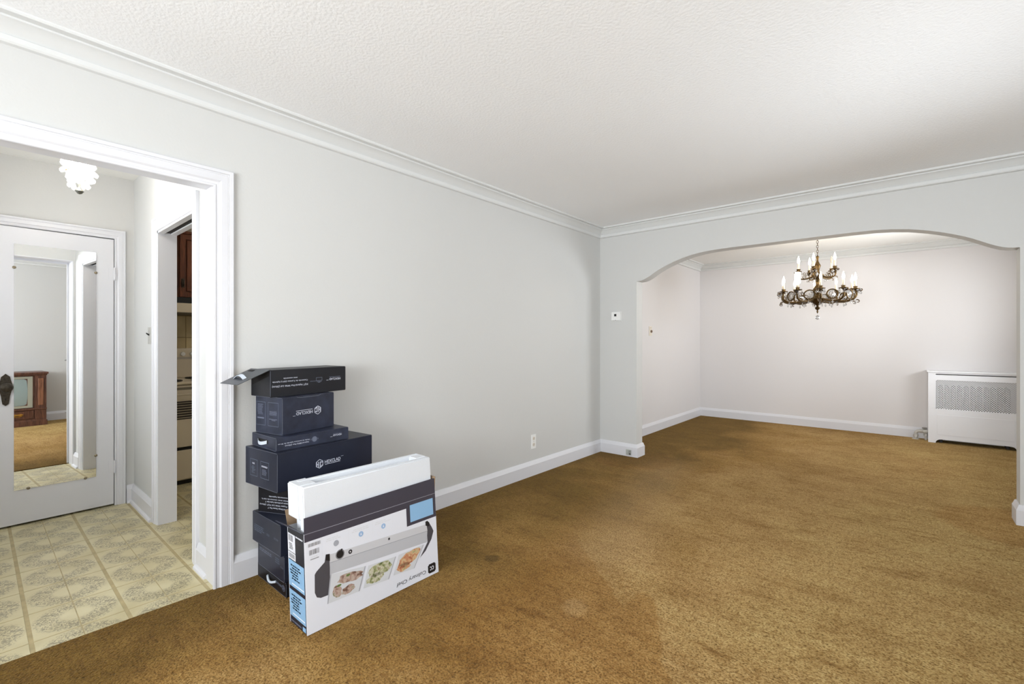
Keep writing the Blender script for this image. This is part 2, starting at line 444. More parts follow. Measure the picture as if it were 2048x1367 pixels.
# hall and kitchen shell
struct(MB().box(XC - .1, XC, -5.3, -4.465, -.05, H).box(XC - .1, XC, -4.465, -3.829, 1.975, H).box(XC - .1, XC, -3.829, YH, -.05, H).build('wall_closet', WALL))
struct(MB().box(XK, KX0, YH, YK, -.05, H).box(KX0, KX1, YH, YK, KZ, H).box(KX1, XH, YH, YK, -.05, H).build('wall_hall', WALL))
b = MB(); b.box(XK, -1.45, -5.35, -5.2, -.05, H).box(-.55, XH, -5.35, -5.2, -.05, H).box(-1.45, -.55, -5.35, -5.2, -.05, .9).box(-1.45, -.55, -5.35, -5.2, 2.05, H)
struct(b.build('wall_hall_end', WALL)); make_window(4, 'y', -5.2, -.15, -1.45, -.55, .9, 2.05, 2)  # window added out of view for the hall fill lamp
struct(MB().box(XK - .15, XK, -5.35, -1.05, -.05, H).build('wall_kitchen_back', mat('kitchen_paint', (214, 204, 186), 0.6)))
struct(MB().box(XK, XH, -1.2, -1.05, -.05, H).build('wall_kitchen_end', MATS['kitchen_paint']))

# --- swept trims
def sweep(name, path, profile, m, closed=False, parent=None):
    """path: list of (point, outward-direction-for-offset, up/proud direction) ; profile [(a, b)]"""
    b = MB(); n = len(profile); v = []; f = []
    for p, da, db in path:
        p = Vector(p); da = Vector(da); db = Vector(db)
        for a, c in profile: v.append(p + da * a + db * c)
    for i in range(len(path) - 1):
        for k in range(n):
            l = (k + 1) % n; f.append((i * n + k, i * n + l, (i + 1) * n + l, (i + 1) * n + k))
    f.append(tuple(range(n))); f.append(tuple(range((len(path) - 1) * n, len(path) * n)))
    b.add(v, f)
    return autosmooth(b.build(name, m, parent), 25)

CROWN = [(0, -.100), (.016, -.097), (.021, -.090), (.021, -.070), (.012, -.066), (.020, -.058), (.034, -.042), (.052, -.029), (.066, -.024), (.066, -.016), (.094, -.014), (.098, -.008), (.098, 0), (0, 0)]
UP = (0, 0, 1)
def loop_sweep(name, x0, x1, y0, y1, z, profile, m):
    pts = [((x0, y0, z), (1, 1, 0)), ((x0, y1, z), (1, -1, 0)), ((x1, y1, z), (-1, -1, 0)), ((x1, y0, z), (-1, 1, 0)), ((x0, y0, z), (1, 1, 0))]
    return struct(sweep(name, [(p, d, UP) for p, d in pts], profile, m))
loop_sweep('trim_1', 0, XR, YF, 0, H, CROWN, CROWNP)
loop_sweep('trim_2', 0, XR, AT, YD, H, CROWN, CROWNP)

BASE = [(0, 0), (0, .132), (.006, .132), (.009, .128), (.017, .103), (.020, .098), (.020, 0)]
def base_run(name, pts, prof=BASE, m=None):
    return struct(sweep(name, [(p, d, UP) for p, d in pts], prof, m or TRIM))
base_run('baseboard_left', [((0, -3.66, 0), (1, 0, 0)), ((0, 0, 0), (1, -1, 0)), ((AX0, 0, 0), (1, -1, 0)), ((AX0, AT, 0), (1, 1, 0)), ((0, AT, 0), (1, 1, 0)), ((0, YD, 0), (1, -1, 0)), ((2.765, YD, 0), (0, -1, 0))])
base_run('baseboard_right', [((XR, YF, 0), (-1, 1, 0)), ((XR, 0, 0), (-1, -1, 0)), ((AX1, 0, 0), (-1, -1, 0)), ((AX1, AT, 0), (-1, 1, 0)), ((XR, AT, 0), (-1, 1, 0)), ((XR, 2.9, 0), (-1, 0, 0))])
SHOE = [(0, -.008), (0, .125), (.006, .125), (.009, .121), (.016, .098), (.019, .094), (.019, .012), (.026, .010), (.032, .004), (.034, -.008)]
base_run('baseboard_hall', [((XH - .001, YH, 0), (0, -1, 0)), ((KX1 + .10, YH, 0), (0, -1, 0))], SHOE)
base_run('baseboard_closet', [((KX0 - .09, YH, 0), (0, -1, 0)), ((XC, YH, 0), (1, -1, 0)), ((XC, -3.76, 0), (1, 0, 0))], SHOE)

CASING = [(0, -.003), (0, .008), (.003, .011), (.010, .012), (.014, .009), (.026, .010), (.030, .014), (.034, .016), (.062, .016), (.064, .0145), (.066, .016), (.069, .016), (.071, .0145), (.073, .018), (.086, .019), (.090, .016), (.090, 0)]
def casing(name, p0, p1, z, wdir, ndir, wscale=1.0, zb=-.008, prof=CASING):
    """three-sided door casing: p0,p1 = opening edges on the wall face, wdir = unit vector p0->p1, ndir = out of wall"""
    wd = Vector(wdir); nd = Vector(ndir); p0 = Vector(p0); p1 = Vector(p1)
    pr = [(a * wscale, b) for a, b in prof]
    up = Vector((0, 0, 1))
    path = [(p0 + up * zb, -wd, nd), (p0 + up * z, -wd + up, nd), (p1 + up * z, wd + up, nd), (p1 + up * zb, wd, nd)]
    return struct(sweep(name, path, pr, TRIM))
casing('trim_3', (0, OY0 + .02, 0), (0, OY1 - .02, 0), OZ - .026, (0, 1, 0), (1, 0, 0), zb=0)
casing('trim_4', (KX0, YH, 0), (KX1, YH, 0), KZ, (1, 0, 0), (0, -1, 0))
casing('trim_5', (XC, -4.465, 0), (XC, -3.829, 0), 1.975, (0, 1, 0), (1, 0, 0), 0.72)
# jamb linings
jb = MB(); t = .006
jb.box(XH - .001, .004, OY1 - t, OY1, -.008, OZ).box(XH - .001, .004, OY0, OY0 + t, -.008, OZ).box(XH - .001, .004, OY0, OY1, OZ - t, OZ)
struct(jb.build('trim_7', TRIM))
jb = MB()
jb.box(KX0, KX0 + .014, YH - .004, YK + .004, -.008, KZ).box(KX1 - .014, KX1, YH - .004, YK + .004, -.008, KZ)
jb.box(KX0, KX1, YH - .004, YH + .030, KZ - .014, KZ).box(KX0, KX1, YK - .030, YK + .004, KZ - .014, KZ)
struct(jb.build('trim_8', TRIM))
struct(MB().box(KX0 + .014, KX1 - .014, YH + .030, YK - .030, KZ - .006, KZ - .001).build('trim_9', DARK))   # pocket-door track slot
# threshold strip where the carpet stops
# ------------------------------------------------------------------ closet door with mirror
DX, DY = XC + .012, -3.833
TH = math.radians(2.4)
door = struct(thing('door_1', (DX, DY, 0), None, None)); 
def dmesh(name, mb, m, parent=door, loc=(0, 0, 0)):
    me = bpy.data.meshes.new(name); me.from_pydata(mb.v, [], mb.f)
    bm = bmesh.new(); bm.from_mesh(me); bmesh.ops.recalc_face_normals(bm, faces=bm.faces); bm.to_mesh(me); bm.free()
    me.materials.append(m); o = bpy.data.objects.new(name, me); o.location = loc; COL.objects.link(o); o.parent = parent; return o
door.rotation_euler = (0, 0, TH)
DW = 0.622
dmesh('door_slab', MB().bbox(-.036, 0, -DW, 0, .006, 1.968, b=.0025), DOORP)
for z in (1.715, .285):
    hb = MB(); hb.lathe((.005, .004, z), [(.006, -.045), (.006, .045)], 10); hb.box(.0, .002, -.03, .003, z - .042, z + .042); hb.lathe((.005, .004, z), [(.004, -.052), (.0075, -.047), (.004, -.045)], 8)
    autosmooth(dmesh('hinge', hb, TRIM))
KY = -0.545
pl = MB()
outl = [(-.012, .155), (0, .168), (.012, .155), (.020, .148), (.024, .125), (.030, .100), (.034, .075), (.026, .050), (.020, .020), (.017, -.010), (.014, -.030), (0, -.042), (-.014, -.030), (-.017, -.010), (-.020, .020), (-.026, .050), (-.034, .075), (-.030, .100), (-.024, .125), (-.020, .148)]
pl.prism(outl, lambda a, c, t: (t, KY + a, .835 + c), 0.0, 0.006)
esc = dmesh('escutcheon', pl, BRASS_DK)
dmesh('keyhole', MB().prism([(-.0035, 0), (.0035, 0), (.002, .016), (-.002, .016)], lambda a, c, t: (t, KY + a, .828 + c), .0062, .0072), DARK, esc)
kn = MB().lathe((0, KY, .915), [(.024, .006), (.024, .010), (.012, .013), (.010, .030), (.018, .036), (.029, .044), (.032, .054), (.027, .063), (.014, .067), (0, .0675)], 20, 'x')
autosmooth(dmesh('door_knob', kn, BRASS_DK))
# the mirror is screwed on the door with small rosette clips
mir = thing('door_mirror', (0, 0, 0), 'tall frameless mirror clipped to the white closet door', 'mirror')
mir.location = (DX, DY, 0); mir.rotation_euler = (0, 0, TH)
MY0, MY1, MZ0, MZ1 = -.508, -.100, .232, 1.856
dmesh('mirror_glass', MB().box(.0008, .0050, MY0, MY1, MZ0, MZ1), MIRROR, mir)
cl = MB().lathe((0, 0, 0), [(.010, .0005), (.010, .004), (.0075, .0075), (.004, .009), (0, .0095)], 12, 'x')
for y, z in ((MY0 + .002, 1.70), (MY1 - .002, 1.71), (MY1 - .002, .385), (MY0 + .066, MZ0 + .002), (MY1 - .058, MZ0 + .002)):
    autosmooth(dmesh('mirror_clip', cl, mat('clip_metal', (150, 138, 116), .35, .7), mir, (0, y, z)))

# ------------------------------------------------------------------ cartons
CARD = mat('navy_carton', (31, 35, 50), 0.34, var=0.12, vscale=9, spec=0.35)
CARDK = mat('black_carton', (20, 20, 26), 0.4, var=0.10, vscale=9, spec=0.3)
CARDS = mat('scuffed_carton', (40, 45, 62), 0.34, var=0.30, vscale=16, spec=0.4)
CARDIN = mat('kraft_inside', (150, 126, 100), 0.85)
EDGEW = mat('worn_edge', (96, 100, 112), 0.7)
PRINT = mat('silver_print', (196, 200, 214), 0.5)
PRINTD = mat('dim_print', (98, 104, 122), 0.5)
PRINTG = mat('panel_line', (88, 97, 114), 0.5)
HANDLE = mat('handle_strap', (196, 204, 214), 0.5)

def text_mesh(body):
    cu = bpy.data.curves.new('txt', 'FONT'); cu.body = body; cu.size = 1; cu.resolution_u = 2; cu.offset = 0.022 if body == 'HEXCLAD' else 0.012
    o = bpy.data.objects.new('txt', cu); COL.objects.link(o)
    dg = bpy.context.evaluated_depsgraph_get(); dg.update()
    me = bpy.data.meshes.new_from_object(o.evaluated_get(dg))
    vs = [(q.co.x, q.co.y) for q in me.vertices]; fs = [tuple(p.vertices) for p in me.polygons]
    bpy.data.objects.remove(o); bpy.data.curves.remove(cu); bpy.data.meshes.remove(me)
    x0 = min(q[0] for q in vs); x1 = max(q[0] for q in vs); y0 = min(q[1] for q in vs); y1 = max(q[1] for q in vs)
    return [((x - (x0 + x1) / 2) / (x1 - x0), (y - (y0 + y1) / 2) / (y1 - y0)) for x, y in vs], fs

class Face:
    """flat print on one side of a carton: s runs to the reader's right, t up"""
    def __init__(s, O, a, up, n, root): s.O = Vector(O); s.a = Vector(a); s.u = Vector(up); s.n = Vector(n); s.root = root
    def P(s, x, y, d=0.0005): return s.O + s.a * x + s.u * y + s.n * d
    def put(s, name, vs, fs, m, d=0.0005): 
        me = bpy.data.meshes.new(name); off = Vector((0, 0, 0)); p = s.root
        while p is not None: off += p.location; p = p.parent
        me.from_pydata([tuple(s.P(x, y, d) - off) for x, y in vs], [], fs); me.materials.append(m)
        o = bpy.data.objects.new(name, me); COL.objects.link(o); o.parent = s.root; return o
    def text(s, body, cx, cy, w, h, m, flip=False, name='lettering', d=0.0005):
        vs, fs = text_mesh(body); k = -1 if flip else 1
        return s.put(name, [(cx + k * x * w, cy + k * y * h) for x, y in vs], fs, m, d)
    def rects(s, name, L, m, d=0.0005):
        if name in ('divider', 'print_bar') and len(L) > 1: return [s.rects(name, [q], m, d) for q in L]
        vs = []; fs = []
        for x0, x1, y0, y1 in L:
            n = len(vs); vs += [(x0, y0), (x1, y0), (x1, y1), (x0, y1)]; fs.append((n, n + 1, n + 2, n + 3))
        return s.put(name, vs, fs, m, d)
    def poly(s, name, polys, m, d=0.0005):
        if len(polys) > 1 and name != 'emblem':
            return [s.poly(name, [q], m, d) for q in polys]
        vs = []; fs = []
        for q in polys:
            n = len(vs); vs += q; fs.append(tuple(range(n, n + len(q))))
        return s.put(name, vs, fs, m, d)
    def frame(s, name, x0, x1, y0, y1, t, m):
        return s.rects(name, [(x0, x1, y0, y0 + t), (x0, x1, y1 - t, y1), (x0, x0 + t, y0 + t, y1 - t), (x1 - t, x1, y0 + t, y1 - t)], m)
    def greek(s, name, x0, x1, y0, y1, rows, m, seed=1, ragged=0.35):
        """lines of print too small to read"""
        R = random.Random(seed); L = []; st = (y1 - y0) / rows
        for i in range(rows):
            y = y0 + i * st; xe = x1 - (x1 - x0) * R.random() * ragged; x = x0 + (x1 - x0) * R.random() * ragged * .4
            while x < xe:
                wd = (0.08 + 0.14 * R.random()) * (x1 - x0); L.append((x, min(x + wd, xe), y + st * .2, y + st * .72)); x += wd + (x1 - x0) * .03
        return s.rects(name, L, m)

def hex_logo(F, cx, cy, r, m, flip=False):
    """hexagonal emblem holding the letters H and C drawn on the two faces of a cube"""
    k = -1 if flip else 1
    pts = [(r * math.sin(math.radians(60 * i)) * .97, r * math.cos(math.radians(60 * i))) for i in range(6)]
    P = []
    def q(a, b2, t=.13):
        a = Vector(a); b2 = Vector(b2); n = Vector((-(b2 - a).y, (b2 - a).x)).normalized() * r * t / 2
        P.append([tuple(a - n), tuple(b2 - n), tuple(b2 + n), tuple(a + n)])
    for i in range(6):
        a = Vector(pts[i]) * .93; b2 = Vector(pts[(i + 1) % 6]) * .93; q(a, b2, .13)
    X = r * .84; 
    def L(u_, v_): return (-X + u_ * X * .9, v_ * r * .5 + (-(u_) * r * .22))      # left cube face, sheared
    def Rr(u_, v_): return (X * .1 + u_ * X * .9, v_ * r * .5 + (-(1 - u_) * r * .22) + 0)
    q(L(.22, .95), L(.22, -.85), .2); q(L(.80, 1.25), L(.80, -1.25), .2); q(L(.22, .05), L(.80, .0), .2)
    q(Rr(.12, 1.25), Rr(.12, -1.25), .2); q(Rr(.12, 1.1), Rr(.92, .55), .2); q(Rr(.12, -1.1), Rr(.92, -.55), .2)
    return F.poly('emblem', [[(cx + k * x, cy + k * y) for x, y in p] for p in P], m)

def carton(name, x, y, thdeg, w_, l_, z0, h_, m, label, bev=.0025):
    """x,y = near vertical edge on plan; w_ runs to the wall, l_ along the wall"""
    t = math.radians(thdeg); e = Vector((-math.sin(t), math.cos(t), 0)); n = Vector((-math.cos(t), -math.sin(t), 0))
    Fp = Vector((x, y, z0)); c = Fp + n * w_ / 2 + e * l_ / 2
    h_ = h_ - .0012; Fp.z += .0006
    root = thing(name, tuple(c), label, 'box', 'cookware cartons in the stack')
    bm = bmesh.new(); bmesh.ops.create_cube(bm, size=1)
    for q in bm.verts:
        q.co = Fp + n * w_ * (q.co.x + .5) + e * l_ * (q.co.y + .5) + Vector((0, 0, h_ * (q.co.z + .5)))
    bmesh.ops.recalc_face_normals(bm, faces=bm.faces)
    bmesh.ops.bevel(bm, geom=list(bm.edges), offset=bev, segments=2, affect='EDGES')
    body = MB().bm(bm).build('carton', m, root)
    R_ = Face(Fp, e, UP, -n, root)                      # long side facing the room: s = 0 .. l_
    L_ = Face(Fp + n * w_, -n, UP, -e, root)            # end facing the hall: s = 0 .. w_
    # worn light edges
    g = MB()
    zl, zh = Vector((0, 0, .001)), Vector((0, 0, h_ - .001))
    for A, B2 in ((Fp + zl, Fp + zh), (Fp + zh, Fp + n * w_ + zh), (Fp + zl, Fp + n * w_ + zl)):
        d_ = (B2 - A).normalized() * .004; o_ = (-n - e) * .0002
        g.tube([A + d_ + o_ + (n + e) * .0010, B2 - d_ + o_ + (n + e) * .0010], .0009, 5)
    g.build('worn_edges', EDGEW, root)
    return root, R_, L_, Fp, n, e

# 1 bottom
r, R_, L_, Fp, n, e = carton('cookware_carton', .359, -3.55, 0, .335, .50, 0, .07, CARDK, 'lowest flat black carton of the stack, lying on the carpet with a strap handle')
hd = MB(); hy = Fp.y
hd.tube([(.359 - .205 + i * .0095, hy - .002 - .010 * math.sin(math.pi * i / 10), .043 - .012 * math.sin(math.pi * i / 10)) for i in range(11)], .006, 6); hd.build('handle', HANDLE, r, True)
hex_logo(L_, .335 - .028, .038, .017, PRINTD, True)
L_.text('HEXCLAD', .335 - .078, .040, .062, .011, PRINTD, True)
# 2
r, R_, L_, Fp, n, e = carton('cookware_carton', .352, -3.556, 0, .31, .40, .07, .127, CARD, 'navy carton, second from the bottom of the stack, half hidden by the appliance box')
L_.greek('small_print', .02, .17, .078, .096, 2, PRINTD, 3, .1); L_.greek('small_print', .21, .26, .07, .10, 3, PRINTG, 4, .1)
L_.text('HEXCLAD', .285, .066, .03, .008, PRINTD, True)
# 3
r, R_, L_, Fp, n, e = carton('cookware_carton', .346, -3.571, 1.34, .314, .35, .197, .15, CARD, 'navy carton with faint small print, third from the bottom of the stack')
L_.greek('small_print', .012, .14, .056, .092, 4, PRINTG, 5, .35); L_.greek('small_print', .165, .20, .064, .076, 2, PRINTG, 6, .1)
L_.text('HEXCLAD', .268, .072, .046, .009, PRINTD, True)
# 4 twisted
r, R_, L_, Fp, n, e = carton('cookware_carton', .345, -3.442, 24.6, .30, .15, .347, .161, CARDK, 'small black carton set askew, fourth from the bottom, with five lines of upside-down print')
for body, x0, y0, wd in (('Hybrid Deep Saute Pan 7', .128, .026, .132), ('Frypan With Lid 7QT (30cm)', .096, .041, .168), ('Sauteuse profonde hybride 7', .126, .056, .160), ('pintes avec couvercle 6,6 L', .108, .069, .170), ('couvercle hybride', .126, .084, .115)):
    L_.text(body, x0, y0, wd, .0095, PRINT, True)
# 5 big
r, R_, L_, Fp, n, e = carton('cookware_carton', .365, -3.593, 6.07, .298, .54, .508, .184, CARD, 'largest navy carton of the stack with an upright silver emblem and two printed panels')
hex_logo(R_, .216, .0905, .0235, PRINT); R_.text('HEXCLAD', .291, .0935, .092, .0165, PRINT); R_.rects('underline', [(.246, .335, .0795, .082)], PRINT)
R_.rects('trademark', [(.339, .354, .104, .1055)], PRINT)
for x0, x1 in ((.298 - .250, .298 - .180), (.298 - .151, .298 - .074)): L_.frame('panel_frame', x0, x1, .047, .129, .0022, PRINTG)
L_.greek('small_print', .298 - .232, .298 - .205, .104, .113, 2, PRINT, 8); L_.greek('small_print', .298 - .238, .298 - .195, .060, .098, 7, PRINTG, 9, .6)
L_.greek('small_print', .298 - .142, .298 - .086, .101, .110, 2, PRINT, 10, .1); L_.greek('small_print', .298 - .138, .298 - .094, .064, .093, 6, PRINTD, 11, .2)
# 6 flat
r, R_, L_, Fp, n, e = carton('cookware_carton', .324, -3.581, 2.51, .26, .382, .692, .064, CARDS, 'flat grey-navy carton with a white strap handle, between the two emblem cartons')
R_.text('HEXCLAD', .316, .0315, .049, .0095, PRINT, True); R_.rects('trademark', [(.276, .289, .0255, .027)], PRINT); R_.rects('underline', [(.292, .340, .0395, .041)], PRINTD)
R_.text('Hybrid BBQ Pan (30cm)', .101, .022, .118, .0085, PRINT, True); R_.text('Poele de barbecue hybride de 30 cm', .086, .0335, .155, .007, PRINT, True)
R_.poly('pan_icon', [[(.190 + .0135 * math.cos(a * math.pi / 10), .030 + .0135 * math.sin(a * math.pi / 10)) for a in range(20)]], PRINTD)
R_.poly('icon_handles', [[(.170, .028), (.173, .025), (.173, .035), (.170, .032)], [(.207, .025), (.210, .028), (.210, .032), (.207, .035)]], PRINTD)
hd = MB(); A = Fp + n * .186; Bp = Fp + n * .092
hd2 = []
for i in range(9):
    k_ = i / 8; c_ = A.lerp(Bp, k_) + (-e) * (.002 + .012 * math.sin(math.pi * k_)) + Vector((0, 0, .034 - .008 * math.sin(math.pi * k_))); hd2.append(c_)
vv = []; ff = []
for c_ in hd2: vv += [c_ + Vector((0, 0, .008)), c_ - Vector((0, 0, .008)), c_ - Vector((0, 0, .008)) - e * .0015, c_ + Vector((0, 0, .008)) - e * .0015]
for i in range(8):
    for k_ in range(4): l = (k_ + 1) % 4; ff.append((i * 4 + k_, i * 4 + l, i * 4 + 4 + l, i * 4 + 4 + k_))
ff += [(0, 1, 2, 3), (32, 33, 34, 35)]
hd.add(vv, ff).build('handle', HANDLE, r)
L_.rects('handle_slot', [(.26 - .196, .26 - .082, .026, .044)], DARK, .0003)
# 7 tall
r, R_, L_, Fp, n, e = carton('cookware_carton', .283, -3.535, 11.5, .216, .305, .756, .184, CARDS, 'scuffed navy carton with an upside-down silver emblem, second from the top')
hex_logo(R_, .201, .099, .0235, PRINT, True); R_.text('HEXCLAD', .122, .0955, .096, .0155, PRINT, True); R_.rects('underline', [(.074, .169, .108, .1105)], PRINT); R_.rects('trademark', [(.056, .071, .0855, .087)], PRINT)
for x0, x1 in ((.216 - .211, .216 - .134), (.216 - .114, .216 - .030)): L_.frame('panel_frame', x0, x1, .038, .156, .0022, PRINTG)
L_.greek('small_print', .216 - .200, .216 - .146, .092, .146, 9, PRINTD, 12, .3); L_.rects('print_bar', [(.216 - .200, .216 - .146, .071, .078)], PRINTD)
L_.greek('small_print', .216 - .102, .216 - .043, .092, .114, 5, PRINTD, 13, .05); L_.rects('print_bar', [(.216 - .105, .216 - .040, .0715, .0745), (.216 - .085, .216 - .055, .066, .069)], PRINTD)
R_.put('tuck_tab', [(.073, .1825), (.083, .176), (.100, .1735), (.205, .1735), (.218, .177), (.224, .1825), (.221, .1825), (.216, .179), (.204, .176), (.101, .176), (.085, .178), (.076, .1825)], [(0, 1, 10, 11), (1, 2, 9, 10), (2, 3, 8, 9), (3, 4, 7, 8), (4, 5, 6, 7)], EDGEW)
# 8 top, with its end flap folded out
r, R_, L_, Fp, n, e = carton('cookware_carton', .235, -3.572, 7.5, .178, .433, .94, .135, CARDK, 'topmost black carton of the stack with its end flap hanging open')
R_.text('HEXCLAD', .362, .068, .071, .0115, PRINT, True); R_.rects('underline', [(.327, .396, .0785, .081)], PRINTD); R_.rects('trademark', [(.309, .322, .0625, .0645)], PRINT)
R_.text('3QT Hybrid Pot With Lid (20cm)', .1045, .0525, .192, .0115, PRINT, True)
R_.text('Casserole de 3 pintes (2,8 L) hybride', .1045, .0745, .188, .0095, PRINT, True)
R_.text('avec couvercle', .104, .089, .074, .0075, PRINT, True)
R_.rects('pot_icon', [(.247, .249, .066, .082), (.281, .283, .066, .082), (.249, .281, .080, .082), (.247, .283, .0645, .0665), (.250, .280, .059, .0615), (.258, .272, .0545, .057), (.212, .247, .0635, .0655)], PRINTD)
# open end: dark hollow behind the flap
L_.poly('end_opening', [[(.012, .055), (.168, .105), (.168, .128), (.012, .128)]], DARK, .0003)
# flap: hinged along the top edge of the end, swung out towards the hall and down
hz = Vector((0, 0, .135)); Tn = Fp + hz; Tf = Fp + n * .178 + hz
D_ = (-e * .150 + Vector((0, 0, -.062)))
th_ = Vector((0, 0, .0025))
q = [Tn, Tf, Tf + D_ + n * -.008, Tn + D_ + n * .004]
fl_ = MB().add([*q, *[p + th_ for p in q]], [(0, 1, 2, 3), (7, 6, 5, 4), (0, 4, 5, 1), (1, 5, 6, 2), (2, 6, 7, 3), (3, 7, 4, 0)])
flp = fl_.build('flap', mat('flap_carton', (58, 62, 68), 0.38, spec=0.6), r)
a_ = (Tf - Tn); 
def FP(k1, k2, up=.0032): return Tn + a_ * k1 + D_ * k2 + Vector((0, 0, up))
MB().add([FP(.62, .10), FP(.86, .10), FP(.86, .20), FP(.62, .20), FP(.62, .10, .004), FP(.86, .10, .004), FP(.86, .20, .004), FP(.62, .20, .004)], [(0, 1, 2, 3), (7, 6, 5, 4), (0, 4, 5, 1), (1, 5, 6, 2), (2, 6, 7, 3), (3, 7, 4, 0)]).build('slot', DARK, flp)
hs = MB()
pts = [FP(.25 + .5 * i / 8, .66, .003 + .016 * math.sin(math.pi * i / 8)) for i in range(9)]
vv = []; ff = []
dd = D_.normalized() * .009
for p in pts: vv += [p - dd, p + dd, p + dd + Vector((0, 0, .002)), p - dd + Vector((0, 0, .002))]
for i in range(8):
    for k_ in range(4): l = (k_ + 1) % 4; ff.append((i * 4 + k_, i * 4 + l, i * 4 + 4 + l, i * 4 + 4 + k_))
ff += [(0, 1, 2, 3), (32, 33, 34, 35)]
hs.add(vv, ff).build('handle', HANDLE, flp)

# ------------------------------------------------------------------ the white appliance box (slightly out of square) and its foam
BX, BY, BL, BT, BH = .715, -3.618, .700, .157, .411
SHR = .03 / .411
WHITEC = mat('white_carton', (222, 224, 232), 0.35, spec=0.4)
NAVYC = mat('navy_print_carton', (62, 59, 70), 0.36, spec=0.45)
NAVYE = mat('navy_side_carton', (30, 34, 48), 0.36, spec=0.45)
BLUEC = mat('sky_blue_print', (138, 180, 216), 0.4)
FOAM = mat('white_foam', (221, 224, 229), 0.8, bump=0.3, bscale=260)
ab = thing('appliance_box', (BX - BT / 2 - .01, BY + BL / 2, 0), 'white and navy food sealer carton standing upside down on the carpet before the stack', 'box')
def SB(x, y, z): return (x - SHR * z, y, z)
def slab(b, x0, x1, y0, y1, z0, z1):
    v = [SB(x, y, z) for x in (x0, x1) for y in (y0, y1) for z in (z0, z1)]
    return b.add(v, [(0, 1, 3, 2), (4, 6, 7, 5), (0, 4, 5, 1), (2, 3, 7, 6), (0, 2, 6, 4), (1, 5, 7, 3)])
ct = .004
slab(MB(), BX - ct, BX, BY, BY + BL, 0.003, BH).build('front_panel', WHITEC, ab)
slab(MB(), BX - BT, BX - BT + ct, BY, BY + BL, 0.003, BH).build('back_panel', WHITEC, ab)
slab(MB(), BX - BT + ct, BX - ct, BY, BY + ct, 0.006, BH).build('side_panel', NAVYE, ab)
slab(MB(), BX - BT + ct, BX - ct, BY + BL - ct, BY + BL, 0.006, BH).build('side_panel', NAVYE, ab)
slab(MB(), BX - BT + ct, BX - ct, BY + ct, BY + BL - ct, 0.002, 0.006).build('bottom_panel', CARDIN, ab)
# long front flap standing up, slightly past upright
fz0, fz1 = BH, .482
v = [SB(BX - ct, BY + .001, fz0), SB(BX - ct, BY + BL, fz0), SB(BX, BY + BL, fz0), SB(BX, BY + .001, fz0), SB(BX - ct - .001, BY + .003, fz1 - .006), SB(BX - ct - .001, BY + BL - .001, fz1 + .006), SB(BX - .001, BY + BL - .001, fz1 + .006), SB(BX - .001, BY + .003, fz1 - .006)]
ffl = MB().add(v, [(0, 1, 2, 3), (7, 6, 5, 4), (0, 4, 5, 1), (1, 5, 6, 2), (2, 6, 7, 3), (3, 7, 4, 0)]).build('front_flap', NAVYC, ab)
v = [SB(BX - BT, BY, fz0), SB(BX - BT, BY + BL, fz0), SB(BX - BT + ct, BY + BL, fz0), SB(BX - BT + ct, BY, fz0), SB(BX - BT - .020, BY, fz1 - .01), SB(BX - BT - .020, BY + BL, fz1 - .01), SB(BX - BT - .016, BY + BL, fz1 - .01), SB(BX - BT - .016, BY, fz1 - .01)]
MB().add(v, [(0, 1, 2, 3), (7, 6, 5, 4), (0, 4, 5, 1), (1, 5, 6, 2), (2, 6, 7, 3), (3, 7, 4, 0)]).build('back_flap', CARDIN, ab)
# end flaps: the near one leans outwards, the far one stands with a frayed kraft edge
v = [SB(BX - BT + ct, BY, BH), SB(BX - ct, BY, BH), SB(BX - ct, BY + .003, BH), SB(BX - BT + ct, BY + .003, BH)]
tilt = Vector((0, -.052, .036))
v2 = [tuple(Vector(p) + tilt * k) for p, k in zip(v, (1.0, .25, .25, 1.0))]
MB().add(v + v2, [(0, 1, 2, 3), (7, 6, 5, 4), (0, 4, 5, 1), (1, 5, 6, 2), (2, 6, 7, 3), (3, 7, 4, 0)]).build('end_flap', mat('end_flap_print', (74, 76, 90), 0.4), ab)
v = [SB(BX - BT + ct, BY + BL - .003, BH), SB(BX - ct, BY + BL - .003, BH), SB(BX - ct, BY + BL, BH), SB(BX - BT + ct, BY + BL, BH)]
v2 = [tuple(Vector(p) + Vector((0, .006, .085))) for p in v]
MB().add(v + v2, [(0, 1, 2, 3), (7, 6, 5, 4), (0, 4, 5, 1), (1, 5, 6, 2), (2, 6, 7, 3), (3, 7, 4, 0)]).build('end_flap', CARDIN, ab)

upv = Vector((-SHR, 0, 1))
FF = Face((BX, BY, 0), (0, 1, 0), upv, (1, 0, 0), ab)
FS = Face((BX - BT, BY, 0), (1, 0, 0), upv, (0, -1, 0), ab)
FF.poly('navy_band', [[(0, .378), (.513, .380), (.513, .291), (.6995, .291), (.6995, .4105), (0, .4105)]], NAVYC, .0004)
FF.rects('fold_line', [(0.002, .698, .4085, .4098)], mat('fold_grey', (104, 102, 112), 0.6), .0008)
FF.rects('blue_panel', [(.535, .682, .306, .390)], BLUEC, .0008)
bt = mat('pale_print', (226, 234, 246), 0.5)
FF.greek('panel_print', .545, .655, .350, .384, 2, bt, 21, .25); FF.greek('panel_print', .555, .670, .312, .346, 2, bt, 22, .25)
